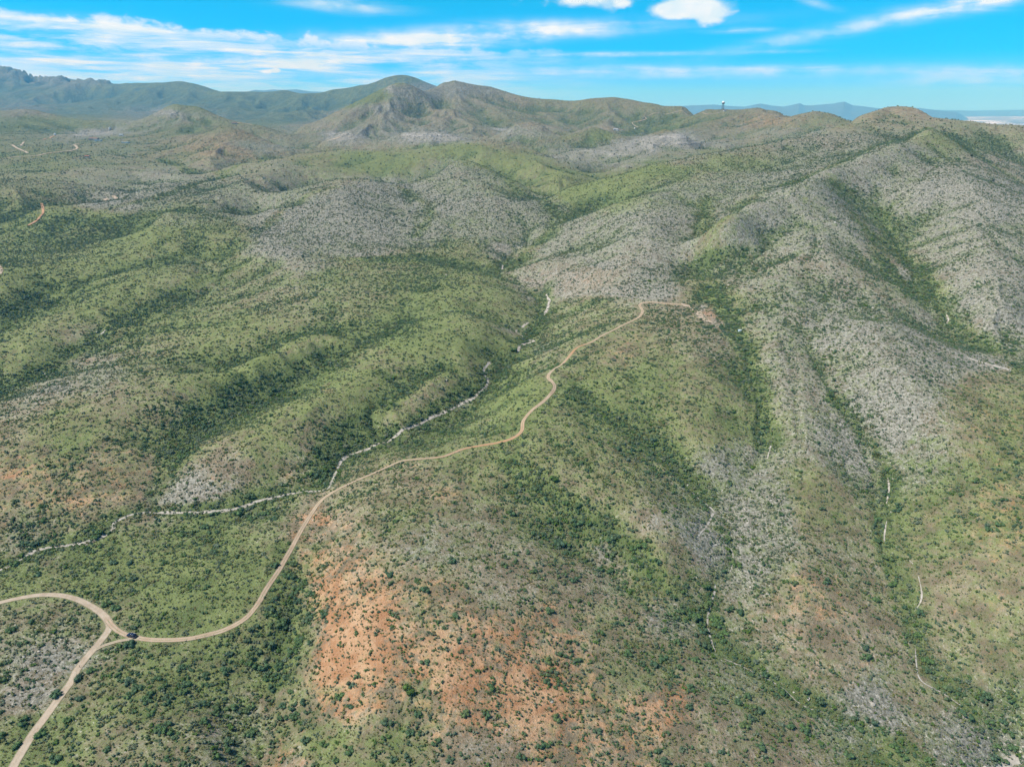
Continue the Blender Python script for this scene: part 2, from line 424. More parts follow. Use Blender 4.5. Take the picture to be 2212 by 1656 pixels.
def solve_base():
    P = np.array(PTS)
    # drop points that nearly coincide
    keep = []
    seen = set()
    for i, p in enumerate(P):
        q_ = 0.005 if p[1] > 8.7 else 0.012
        k = (round(p[0] / q_), round(p[1] / q_))
        if k not in seen:
            seen.add(k)
            keep.append(i)
    P = P[keep]
    n = len(P)
    cj = np.where(P[:, 1] > 7.5, 0.0045, np.where(P[:, 1] > 6.75, 0.012, 0.026))
    d = np.sqrt((P[:, None, 0] - P[None, :, 0]) ** 2 + (P[:, None, 1] - P[None, :, 1]) ** 2 + cj[None, :] ** 2)
    A = np.zeros((n + 3, n + 3))
    A[:n, :n] = -d
    A[:n, :n] += np.diag(np.where(P[:, 1] > 7.5, 0.00003, np.where(P[:, 1] > 6.75, 0.0005, 0.0012)))
    A[:n, n] = 1
    A[:n, n + 1:] = P[:, :2]
    A[n, :n] = 1
    A[n + 1:, :n] = P[:, :2].T
    sc = np.exp(P[:, 1])
    # heights are solved as vertical angle seen from the middle of the land, which keeps near and far equally exact
    b = np.concatenate([(P[:, 2] - 0.0), [0, 0, 0]])
    co = np.linalg.solve(A, b)
    return P, co


def eval_base(P, co, a, lw):
    sh = a.shape
    a = a.ravel()
    lw = lw.ravel()
    n = len(P)
    o = np.empty(a.size)
    cj2 = (np.where(P[:, 1] > 7.5, 0.0045, np.where(P[:, 1] > 6.75, 0.012, 0.026)) ** 2).astype(np.float32)[None, :]
    for s in range(0, a.size, 20000):
        aa = a[s:s + 20000, None].astype(np.float32)
        ll = lw[s:s + 20000, None].astype(np.float32)
        d = np.sqrt((aa - P[None, :, 0].astype(np.float32)) ** 2 + (ll - P[None, :, 1].astype(np.float32)) ** 2 + cj2)
        o[s:s + 20000] = -(d.astype(np.float64) @ co[:n]) + co[n] + co[n + 1] * aa[:, 0] + co[n + 2] * ll[:, 0]
    return o.reshape(sh)


def hash2(ix, iy, k=0):
    h = (ix.astype(np.int64) * 374761393 + iy.astype(np.int64) * 668265263 + k * 2147483647) & 0xFFFFFFFF
    h = ((h ^ (h >> 13)) * 1274126177) & 0xFFFFFFFF
    h = (h ^ (h >> 16)) & 0xFFFFFFFF
    return h / 4294967296.0


def vnoise(x, y, k=0):
    ix = np.floor(x)
    iy = np.floor(y)
    fx = x - ix
    fy = y - iy
    fx = fx * fx * fx * (fx * (fx * 6 - 15) + 10)
    fy = fy * fy * fy * (fy * (fy * 6 - 15) + 10)
    a = hash2(ix, iy, k)
    b = hash2(ix + 1, iy, k)
    c = hash2(ix, iy + 1, k)
    d = hash2(ix + 1, iy + 1, k)
    return (a + (b - a) * fx) * (1 - fy) + (c + (d - c) * fx) * fy


def fbm(x, y, wl, octv=4, k=0):
    s = 0
    amp = 1.0
    tot = 0
    for o in range(octv):
        c, sn = math.cos(0.6 * o + 0.4), math.sin(0.6 * o + 0.4)
        s = s + amp * (vnoise((x * c - y * sn) / wl, (x * sn + y * c) / wl, k + o) - 0.5)
        tot += amp
        amp *= 0.5
        wl *= 0.5
    return s / tot * 2


def gully(x, y, gx, gy, wl, k):
    """furrows that run down the slope (gx, gy): cosine stripes carried by cells"""
    g = np.sqrt(gx * gx + gy * gy) + 1e-6
    sx, sy = -gy / g, gx / g
    px, py = x / wl, y / wl
    ix, iy = np.floor(px), np.floor(py)
    num = 0
    den = 0
    for i in (-1, 0, 1):
        for j in (-1, 0, 1):
            cx = ix + i + 0.5 + (hash2(ix + i, iy + j, k) - 0.5) * 0.8
            cy = iy + j + 0.5 + (hash2(ix + i, iy + j, k + 1) - 0.5) * 0.8
            dx_, dy_ = px - cx, py - cy
            d2 = dx_ * dx_ + dy_ * dy_
            wgt = np.exp(-d2 * 2.2)
            num = num + wgt * np.cos((dx_ * sx + dy_ * sy) * 2 * math.pi + hash2(ix + i, iy + j, k + 2) * 1.5)
            den = den + wgt
    t = np.clip((num / den + 1) / 2, 0, 1)
    return t ** 0.62 * 2 - 1          # rounded crests, sharp floors


P, co = solve_base()
lw = np.linspace(math.log(Y0), math.log(Y1), NY)
sgrid = np.linspace(-1, 1, NX)
LW = np.repeat(lw[:, None], NX, 1)
AA = sgrid[None, :] * half_w(lw)[:, None]
YY = np.exp(LW)
XX = AA * YY
CX, CYN = 4, 4
lwc = np.linspace(math.log(Y0), math.log(Y1), NY // 2 + 1)
sc_ = np.linspace(-1, 1, NX // 2 + 1)
HC = eval_base(P, co, sc_[None, :] * half_w(lwc)[:, None], np.repeat(lwc[:, None], len(sc_), 1))


def bil(G, s, t):
    ny, nx = G.shape
    fx = np.clip((s + 1) / 2 * (nx - 1), 0, nx - 1.001)
    fy = np.clip(t * (ny - 1), 0, ny - 1.001)
    ix = fx.astype(int)
    iy = fy.astype(int)
    fx = fx - ix
    fy = fy - iy
    return (G[iy, ix] * (1 - fx) + G[iy, ix + 1] * fx) * (1 - fy) + (G[iy + 1, ix] * (1 - fx) + G[iy + 1, ix + 1] * fx) * fy


Z = bil(HC, np.repeat(sgrid[None, :], NY, 0), (LW - lw[0]) / (lw[-1] - lw[0]))


def smooth(Z, n):
    for _ in range(n):
        Zp = np.pad(Z, 1, mode='edge')
        Z = (Zp[:-2, 1:-1] + Zp[2:, 1:-1] + Zp[1:-1, :-2] + Zp[1:-1, 2:] + 2 * Z) / 6
    return Z


def smooth_part(Z, i1, n):
    """round off the near land, row 0 to i1"""
    A_ = smooth(Z[:i1], n)
    k = np.clip((i1 - 60 - np.arange(i1)) / 80, 0, 1)[:, None]
    Z = Z.copy()
    Z[:i1] = Z[:i1] * (1 - k) + A_ * k
    return Z


def grad(Z):
    dlw = lw[1] - lw[0]
    Zl, Zs = np.gradient(Z)
    ds = (2.0 / (NX - 1)) * half_w(lw)[:, None]
    za = Zs / ds / YY                     # dz/dx
    zw = Zl / dlw
    zy = zw / YY - za * AA               # dz/dy at fixed x
    return za, zy


Z = smooth_part(Z, int(np.searchsorted(lw, math.log(720))), 110)
res = YY * 2 * half_w(lw)[:, None] / NX                 # grid spacing on the ground
warp_x = fbm(XX, YY, 160, 3, 50) * 22
warp_y = fbm(XX, YY, 160, 3, 60) * 22
GULL = np.zeros_like(Z)
# crests keep the height they were given: the furrows fade out towards them
KEEP = np.full(Z.shape, 9.0, dtype=np.float32)
for (ca, cl_) in CREST:
    i0 = max(0, int((cl_ - 0.075 - lw[0]) / (lw[1] - lw[0])))
    i1 = min(NY, int((cl_ + 0.075 - lw[0]) / (lw[1] - lw[0])) + 2)
    hw = float(half_w(np.array(cl_)))
    j0 = max(0, int(((ca - 0.075) / hw + 1) / 2 * (NX - 1)))
    j1 = min(NX, int(((ca + 0.075) / hw + 1) / 2 * (NX - 1)) + 2)
    if i1 > i0 and j1 > j0:
        d = np.hypot(AA[i0:i1, j0:j1] - ca, (LW[i0:i1, j0:j1] - cl_) * 0.8)
        KEEP[i0:i1, j0:j1] = np.minimum(KEEP[i0:i1, j0:j1], d)
KEEP = np.clip(KEEP / 0.045, 0.06, 1) ** 1.2
for wl, amp, k in ((1150, 0.15, 31), (520, 0.115, 1), (230, 0.12, 7), (105, 0.10, 13), (48, 0.085, 19), (22, 0.06, 27)):
    gx, gy = grad(smooth(Z, 5 if wl > 100 else 2))
    sl = np.sqrt(gx * gx + gy * gy)
    fade = np.clip((wl / (res * 5.0)) - 0.6, 0, 1)
    near = np.clip(0.45 + (YY - 350) / 900, 0.45, 1) if wl < 200 else np.clip((YY - 900) / 900, 0, 1)
    if wl == 230:
        near = np.clip((YY - 500) / 700, 0.25, 1)
    if wl == 520:
        near = np.clip((YY - 2400) / 1500, 0, 1)
    if wl == 1150:
        near = np.clip((YY - 4800) / 1000, 0, 1)
    g = gully(XX + warp_x, YY + warp_y, gx, gy, wl, k)
    far_amp = 1 + 1.3 * np.clip((YY - 1300) / 1500, 0, 1) + (0.1 * np.clip((YY - 4500) / 1500, 0, 1) if wl > 400 else 0)
    dz = (g - 0.85 * np.clip((YY - 700) / 1000, 0, 1)) * amp * far_amp * wl * np.clip(sl, 0.0, 0.45 if wl < 150 else 0.26) * fade * near * KEEP * (1 - 0.25 * np.exp(-((YY - 950) / 420) ** 2) if wl > 60 else 1)
    Z = Z + dz
    GULL += np.where(sl > 0.02, g, 0) * fade * near * (0.6 if wl in (48, 105) else 0.35)
Z += fbm(XX, YY, 60, 4, 90) * np.clip(res * 0, 0, 1) + fbm(XX, YY, 60, 5, 90) * 1.1 * np.clip(1 - res / 14, 0, 1)
crag = np.clip((YY - 8600) / 600, 0, 1) * np.clip((-0.42 - AA) / 0.06, 0, 1) * np.clip((Z - 380) / 150, 0, 1)
Z += crag * (fbm(XX, YY, 420, 5, 140) * 100 + (0.1 - np.abs(fbm(XX, YY, 260, 4, 150))) * 200)


def height(x, y):
    x = np.asarray(x, float)
    y = np.asarray(y, float)
    l = np.log(np.maximum(y, Y0))
    return bil(Z, (x / np.maximum(y, Y0)) / half_w(l), (l - lw[0]) / (lw[-1] - lw[0]))


def hit(u, v):
    """first point of the land met by the line of sight through (u, v)"""
    a, e = ray(u, v)
    ys = np.exp(np.linspace(math.log(Y0 * 1.01), math.log(13500), 6000))
    zt = height(a * ys, ys)
    zr = CAM_H + e * ys
    i = np.argmax(zt >= zr)
    if not (zt >= zr).any():
        i = int(np.argmin(zr - zt))
        return Vector((a * ys[i], ys[i], zt[i]))
    if i > 0:
        d0 = zr[i - 1] - zt[i - 1]
        d1 = zr[i] - zt[i]
        t = d0 / (d0 - d1 + 1e-9)
        y = ys[i - 1] + (ys[i] - ys[i - 1]) * t
    else:
        y = ys[0]
    return Vector((a * y, y, float(height(a * y, y))))


def smooth_line(q, step):
    """Catmull-Rom through the points, resampled"""
    P_ = [q[0]] + q + [q[-1]]
    o = []
    for i in range(1, len(P_) - 2):
        p0, p1, p2, p3 = P_[i - 1], P_[i], P_[i + 1], P_[i + 2]
        n = max(2, int((p2 - p1).length / step))
        for j in range(n):
            t = j / n
            o.append(0.5 * ((2 * p1) + (p2 - p0) * t + (2 * p0 - 5 * p1 + 4 * p2 - p3) * t * t + (3 * p1 - p0 - 3 * p2 + p3) * t ** 3))
    o.append(q[-1])
    return o


def ground_line(px, step=3.0):
    q = []
    for (u, v) in px:
        h = hit(u, v)
        q.append(Vector((h.x, h.y, 0)))
    return smooth_line(q, step)


# ------------------------------------------------------------------ tracks and washes: their courses
TRACKS = {
    'main': ([(-60, 1322), (0, 1301), (60, 1288), (110, 1284), (160, 1292), (200, 1311), (225, 1330), (237, 1350), (228, 1370), (210, 1392), (185, 1422), (165, 1448), (155, 1470), (130, 1503), (100, 1545), (75, 1578), (50, 1618), (28, 1656), (0, 1715)], 3.7, 1.0),
    'ridge': ([(232, 1338), (243, 1352), (262, 1366), (295, 1377), (340, 1382), (400, 1380), (450, 1370), (490, 1358), (530, 1335), (556, 1305), (575, 1272), (600, 1235), (622, 1197), (645, 1155), (667, 1118), (690, 1085), (715, 1065), (760, 1042), (800, 1025), (840, 1007),
               (870, 995), (920, 990), (960, 985), (1000, 970), (1040, 962), (1080, 955), (1110, 945), (1127, 930), (1130, 910), (1145, 890), (1170, 870), (1190, 850), (1198, 835), (1190, 822), (1184, 812), (1200, 795), (1225, 775), (1245, 752), (1275, 740), (1310, 720), (1350, 700),
               (1380, 685), (1388, 672), (1382, 658), (1400, 653), (1450, 657), (1482, 659)], 2.7, 0.6),
    'cut': ([(300, 1380), (275, 1381), (250, 1386), (225, 1394), (208, 1402)], 1.8, 0.3),
}
FAR_TRACKS = [
    ([(25, 313), (33, 318), (45, 324), (60, 331)], 7, 1.0), ([(-10, 345), (5, 344), (27, 340), (48, 339), (75, 337), (84, 336), (107, 331), (133, 328), (153, 326), (167, 321), (164, 316), (159, 313), (171, 311)], 7, 0.85),
    ([(45, 315), (52, 307)], 6, 0.8), ([(90, 440), (93, 452), (88, 467), (75, 480), (60, 488)], 4.5, 0.5),
    ([(-6, 570), (2, 582), (-2, 592)], 5, 0.6), ([(1379, 275), (1370, 271), (1366, 265), (1377, 263), (1390, 260), (1396, 257), (1393, 253)], 3.5, 0.9),
    ([(1400, 250), (1440, 247), (1480, 245), (1520, 245), (1556, 243)], 2.5, 0.6), ([(505, 268), (520, 266), (545, 270)], 8, 0.9),
    ([(92, 302), (112, 296), (125, 293)], 6, 0.5), ([(225, 430), (233, 433)], 9, 0.8), ([(244, 423), (252, 430)], 7, 0.8), ([(707, 305), (725, 300), (735, 296)], 6, 0.9)]
WASHES = [
    ([(-60, 1252), (0, 1228), (20, 1218), (40, 1208), (73, 1190), (100, 1182), (133, 1177), (170, 1173), (213, 1162), (233, 1150), (246, 1138), (245, 1128), (267, 1115), (290, 1107), (333, 1105), (400, 1104), (447, 1103), (483, 1101), (520, 1093), (550, 1082),
      (593, 1072), (633, 1065), (673, 1060), (707, 1054), (717, 1038), (730, 1012), (737, 995), (757, 982), (804, 963), (847, 945), (887, 922), (930, 902), (984, 879), (1030, 852), (1047, 835), (1054, 819), (1047, 802), (1060, 779)], 2.1, 1.0),
    ([(1118, 760), (1134, 742), (1152, 735), (1127, 724), (1115, 715), (1127, 707), (1142, 695)], 2.4, 0.8),
    ([(1177, 680), (1185, 655), (1180, 635)], 2.6, 0.9), ([(1084, 582), (1090, 565), (1114, 549)], 2.0, 0.5),
    ([(1507, 1160), (1540, 1110), (1536, 1095), (1510, 1075), (1495, 1060)], 1.6, 0.7), ([(1530, 1180), (1560, 1172), (1583, 1190), (1576, 1235), (1545, 1258)], 1.0, 0.6),
    ([(1545, 1258), (1543, 1275), (1535, 1305), (1530, 1340), (1536, 1380), (1545, 1405)], 1.3, 0.85),
    ([(1560, 1418), (1610, 1440), (1680, 1475), (1700, 1490), (1735, 1520), (1780, 1535)], 0.9, 0.7), ([(1780, 1535), (1850, 1560), (1920, 1590), (2000, 1630), (2040, 1670)], 0.7, 0.35),
    ([(1918, 1030), (1922, 1050), (1915, 1085)], 1.5, 0.6), ([(1916, 1125), (1911, 1150), (1910, 1172)], 1.2, 0.6), ([(1935, 1180), (1965, 1210), (1980, 1232), (1990, 1290), (1975, 1320)], 0.9, 0.5),
    ([(2045, 700), (2050, 690), (2044, 680)], 2.0, 0.7), ([(1978, 1400), (1980, 1430), (1990, 1470), (2040, 1500), (2100, 1540), (2130, 1570), (2140, 1600)], 0.9, 0.5),
    ([(2085, 770), (2130, 785), (2212, 805), (2300, 825)], 5.0, 0.35), ([(2150, 1665), (2180, 1645), (2230, 1640)], 3.2, 1.0),
    ([(1655, 1000), (1665, 960), (1660, 940)], 1.2, 0.35),
    ([(209, 727), (225, 715), (227, 712)], 2.0, 0.7), ([(90, 800), (97, 808), (100, 815)], 1.5, 0.6)]
T_LINES = {k: ground_line(p, 2.0) for k, (p, _, _) in TRACKS.items()}
F_LINES = [ground_line(p, 6.0) for (p, _, _) in FAR_TRACKS]
W_LINES = [ground_line(p, 1.6) for (p, _, _) in WASHES]

# level the land a little under the near tracks so that the ribbons lie on it
def near_mask(lines, radius):
    """distance from every grid vertex within radius (m) to the lines"""
    D = np.full(Z.shape, 1e9)
    for L in lines:
        for p in L[::2]:
            l0 = (math.log(max(p.y - radius, Y0)) - lw[0]) / (lw[1] - lw[0])
            l1 = (math.log(max(p.y + radius, Y0)) - lw[0]) / (lw[1] - lw[0])
            i0, i1 = max(0, int(l0)), min(NY, int(l1) + 2)
            if i1 <= i0:
                continue
            hw = float(half_w(np.log(np.array(max(p.y, Y0)))))
            s0 = ((p.x - radius) / p.y / hw + 1) / 2 * (NX - 1) - 12
            s1 = ((p.x + radius) / p.y / hw + 1) / 2 * (NX - 1) + 12
            j0, j1 = max(0, int(s0)), min(NX, int(s1) + 2)
            if j1 <= j0:
                continue
            d = np.hypot(XX[i0:i1, j0:j1] - p.x, YY[i0:i1, j0:j1] - p.y)
            D[i0:i1, j0:j1] = np.minimum(D[i0:i1, j0:j1], d)
    return D


D_TRACK = near_mask(list(T_LINES.values()), 9.0)
Zs = smooth(Z, 3)
k_ = np.clip(1 - D_TRACK / 6.0, 0, 1)
Z = Z * (1 - k_) + Zs * k_
D_WASH = near_mask(W_LINES[:10], 14.0)
Z -= np.clip(1 - D_WASH / 5.0, 0, 1) * 0.9

# ------------------------------------------------------------------ what grows and lies where (ground cover, not light)
# u, v, grey stone, red earth, green grass, scrub density
ZONES = [
    (100, 1600, .15, .1, .8, .9), (60, 1480, .4, .35, .35, .6), (20, 1400, .35, .2, .5, .8), (120, 1380, .4, .15, .45, .9), (170, 1350, .3, .1, .6, 1), (300, 1500, .15, 0, .8, .95), (450, 1440, .15, 0, .8, .95), (330, 1620, .3, .2, .5, .9), (500, 1560, .45, .2, .4, .85), (560, 1450, .2, 0, .7, 1),
    (620, 1640, .3, .6, .3, .6), (610, 1350, 0, 0, .7, 1.3), (600, 1520, .1, .4, .4, .8), (640, 1270, 0, .4, .5, 1), (720, 1420, 0, 1.2, .0, .25), (780, 1330, 0, .95, .1, .4), (700, 1250, .1, .8, .2, .35), (690, 1150, .3, .6, .3, .4), (720, 1500, 0, .9, .2, .4),
    (700, 1600, 0, .2, .7, .8), (850, 1620, .1, .2, .7, .7), (900, 1500, 0, .6, .4, .6), (1000, 1450, 0, 1.1, .1, .5), (1150, 1500, 0, 1.15, .1, .4), (1080, 1370, .1, .8, .2, .5), (900, 1420, 0, .9, .2, .5), (1060, 1550, .1, .9, .2, .5), (1050, 1600, .4, .4, .2, .5), (1240, 1620, .1, .7, .25, .5), (1430, 1540, .1, .9, .15, .35), (900, 1300, .1, .6, .35, .5),
    (1000, 1150, .4, .25, .4, .45), (900, 1180, .45, .3, .35, .45), (1080, 1270, .4, .35, .35, .5), (1200, 1380, .15, .7, .25, .55), (1250, 1150, .1, .1, .6, 1.2), (1150, 1050, .1, .15, .65, 1), (1400, 1250, .1, .15, .6, 1), (1350, 1350, .1, .3, .5, .7), (1320, 1240, .4, .3, .3, .5), (1400, 1450, .1, .3, .6, .7),
    (1430, 1340, .6, .1, .3, .6), (1500, 1600, .3, .4, .4, .5), (1560, 1480, .5, .1, .6, .6), (1700, 1620, .3, .4, .3, .4), (1900, 1640, .2, .1, .8, .6), (1650, 1560, .3, .2, .5, .6), (1800, 1450, .3, .4, .35, .6), (1870, 1540, 1.2, .1, .1, .3), (2120, 1590, 1.1, 0, .3, .6), (2170, 1530, .6, 0, .6, .6),
    (1980, 1480, .3, .3, .45, .5), (2150, 1400, .2, .3, .5, .5), (2150, 1250, .1, .4, .5, .6), (2180, 1120, .05, .6, .5, .6), (1750, 1270, .1, .6, .35, .5), (1700, 1350, .3, .5, .3, .5), (1640, 1120, .9, .1, .3, .5), (1560, 1020, .8, 0, .4, .4), (1570, 1150, .9, .1, .2, .4), (1780, 1120, .1, .25, .6, .6), (1800, 1180, .4, .2, .4, .5),
    (1890, 950, 1, .1, .1, .3), (1960, 1000, .6, .1, .5, .4), (2000, 1100, .1, .3, .6, .5), (2100, 880, .2, .5, .5, .5), (2190, 960, .05, .5, .6, .6), (2000, 800, .7, .1, .25, .6), (1700, 820, .6, .15, .4, .5), (1750, 700, .85, .05, .25, .5), (1680, 680, .6, .1, .4, .9), (2100, 700, .85, .1, .15, .4), (2100, 560, .7, .3, .3, .4),
    (2100, 430, 1, 0, .15, .5), (1950, 600, .5, .1, .5, .8), (1900, 330, .75, .1, .4, .5), (1900, 450, .8, .05, .3, .6), (1700, 500, .8, .05, .35, .5), (1720, 400, .85, .05, .35, .5), (1500, 420, .75, 0, .45, .4), (1400, 500, .85, 0, .3, .4), (1250, 540, .7, .1, .35, .4), (1180, 600, .5, .35, .3, .5), (1300, 600, .5, .5, .2, .3),
    (1290, 420, .2, 0, 1, .15), (1400, 375, .1, .1, 1, .1), (1550, 340, .35, .1, .7, .3), (1600, 600, .6, 0, .4, .6), (1400, 600, .7, .1, .2, .4), (1520, 640, .1, .1, .7, 1.2), (1460, 700, .3, .2, .5, .9), (1560, 740, .4, .3, .4, .8), (1380, 760, .1, .5, .5, .5), (1420, 820, 0, .2, .85, .4), (1550, 930, 0, .35, .7, .35), (1400, 930, .1, .1, .7, .9),
    (1500, 850, .1, .2, .7, .6), (1300, 830, .05, .1, .8, .9), (1250, 940, .1, .1, .7, .9), (1100, 850, 0, .1, 1, .5), (1050, 1000, .1, .35, .6, .5), (900, 1050, .2, .4, .5, .5), (980, 930, .3, 0, .8, .4), (850, 1100, .25, .25, .6, .5), (1280, 680, .3, .1, .6, .8), (1200, 760, .3, 0, .6, .8),
    (200, 1250, 0, 0, 1, .75), (400, 1280, 0, 0, 1, .45), (520, 1250, 0, 0, .95, .6), (600, 1120, .35, 0, .7, .8), (450, 1150, .1, 0, .9, .9), (50, 1250, .2, 0, .9, .5), (100, 1050, .1, .62, .45, .5), (220, 1060, .1, .55, .45, .6), (0, 1130, .1, .55, .45, .6), (60, 1180, .5, .2, .4, .8), (300, 990, .1, .5, .5, .5), (400, 1070, .7, .4, .1, .4),
    (480, 1030, .4, .5, .3, .4), (150, 930, .05, .3, .75, .45), (400, 940, .05, .15, .6, 1.2), (500, 870, .05, .1, .8, .7), (560, 950, .05, .25, .75, .45), (660, 1000, .3, .1, .5, .9), (700, 930, .1, .1, .6, 1.1), (650, 850, 0, .15, .9, .4), (780, 840, 0, .2, .8, .4), (820, 780, .1, 0, .7, 1), (850, 720, 0, 0, 1.1, .35),
    (1000, 760, .1, .1, .95, .35), (960, 660, .1, .05, .95, .4), (1050, 640, .3, 0, .8, .4), (1000, 820, .1, .1, .7, .8), (930, 850, .2, .3, .5, .8), (200, 800, .55, .15, .4, .5), (100, 850, .5, .3, .3, .5), (60, 740, .1, .1, .8, .4), (300, 780, .3, .1, .6, .7), (500, 740, .2, 0, .8, .5), (620, 740, .1, .2, .7, .6), (350, 700, .1, .2, .7, .6),
    (200, 650, .1, .1, .85, .6), (60, 620, .05, 0, .9, 1), (450, 620, .3, 0, .7, .6), (600, 620, .4, 0, .6, .7), (750, 620, .3, 0, .7, .8), (850, 570, .2, 0, .7, 1.2), (960, 590, .1, 0, .8, 1), (650, 570, .6, .2, .4, .4), (720, 480, 1, 0, .15, .25), (600, 480, .9, 0, .2, .3), (950, 450, .95, 0, .25, .4), (850, 430, 1, 0, .2, .3), (850, 500, .9, .1, .2, .4),
    (1060, 480, .8, 0, .45, .6), (1150, 470, .8, 0, .4, .8), (1000, 370, .75, .1, .5, .3), (1100, 350, .05, .4, .85, .3), (1180, 380, .1, .45, .8, .3), (980, 320, .1, .2, .9, .3), (800, 350, .05, .25, .95, .15), (680, 345, .15, .45, .6, .4), (600, 370, .5, .2, .5, .4), (500, 430, .65, .05, .5, .4), (400, 460, .5, 0, .6, .6), (330, 400, .7, .1, .35, .4), (200, 400, .6, .05, .5, .5), (230, 432, .9, .3, .1, .3),
    (100, 350, .25, 0, .7, .7), (60, 390, .4, .05, .6, .7), (80, 450, .1, 0, .75, 1.3), (40, 520, .1, 0, .85, 1), (200, 480, .1, 0, .75, 1.2), (300, 530, .1, 0, .9, .6), (450, 520, .1, 0, .8, 1), (460, 320, .2, .62, .3, .7), (500, 295, .1, .55, .35, .7), (430, 300, .2, .5, .35, .7), (520, 330, .2, .6, .3, .7), (350, 330, .3, .4, .5, .5), (560, 320, .7, .1, .4, .5), (380, 245, 1, 0, .2, .9), (310, 265, .6, .1, .5, .5),
    (200, 285, 1.0, .1, .3, .2), (170, 275, .2, 0, .8, .6), (60, 270, .1, 0, .85, .7), (60, 240, .4, .1, .4, .6), (250, 320, .5, 0, .6, .6), (400, 285, .25, .05, .7, .6), (600, 285, .4, .1, .6, .5), (650, 300, .4, .2, .5, .5), (750, 297, .8, .1, 0, .2), (920, 297, .8, 0, 0, .2), (1450, 305, .8, 0, .1, .2), (1400, 322, .8, 0, .15, .2), (1280, 335, .8, 0, .3, .3), (1330, 350, .8, 0, .35, .3), (1100, 287, .8, 0, .3, .2), (820, 290, .5, .3, .3, .5), (820, 310, .4, .2, .4, .6), (1030, 300, .4, .2, .4, .7), (1030, 285, .4, .3, .4, .6), (1380, 312, .8, 0, .2, .4), (1500, 318, .8, 0, .2, .4), (1440, 335, .5, 0, .5, .7),
    (700, 275, .45, .45, .3, .4), (800, 240, .5, .45, .3, .5), (855, 200, .8, .3, .2, .3), (900, 250, .4, .5, .3, .5), (950, 260, .4, .5, .35, .5), (965, 195, .9, .1, .2, 1), (920, 200, .9, .1, .25, .9), (1060, 215, .4, .4, .4, .6), (1150, 240, .3, .3, .5, .6), (1080, 265, .2, .1, .6, .9), (1300, 230, .2, .4, .5, .6), (1200, 225, .2, .35, .55, .5),
    (1220, 265, .25, .15, .6, .7), (1290, 297, .05, 0, .7, 1.5), (1420, 275, .05, 0, .7, 1.5), (1150, 275, .45, .55, .3, .3), (1290, 284, .4, .55, .3, .3), (1640, 265, .2, .7, .35, .4), (1560, 270, .3, .5, .4, .4), (1480, 260, .1, .1, .65, 1.2), (1600, 300, .4, .4, .4, .3), (1700, 290, .55, .25, .4, .4), (1800, 262, .3, .2, .6, .4), (1950, 240, .35, .6, .3, .3), (1880, 260, .35, .5, .4, .4),
    (1800, 300, .6, .25, .35, .5), (2170, 290, .4, .3, .5, .8), (2200, 360, .5, .35, .3, .6), (2060, 310, .4, .1, .7, .7), (120, 180, .4, .5, .5, .4), (60, 200, .2, .1, .8, .5), (300, 210, 0, 0, 1.3, .7), (500, 225, .0, 0, 1.3, .7), (700, 225, 0, 0, 1.3, .7), (860, 172, .1, .0, 1.2, .5), (600, 205, 0, 0, 1.3, .7), (800, 200, 0, 0, 1.3, .7), (400, 190, 0, 0, 1.3, .7), (150, 240, .2, .1, .9, .3), (600, 260, .1, .05, .85, .5), (400, 240, .1, 0, .9, .5)]
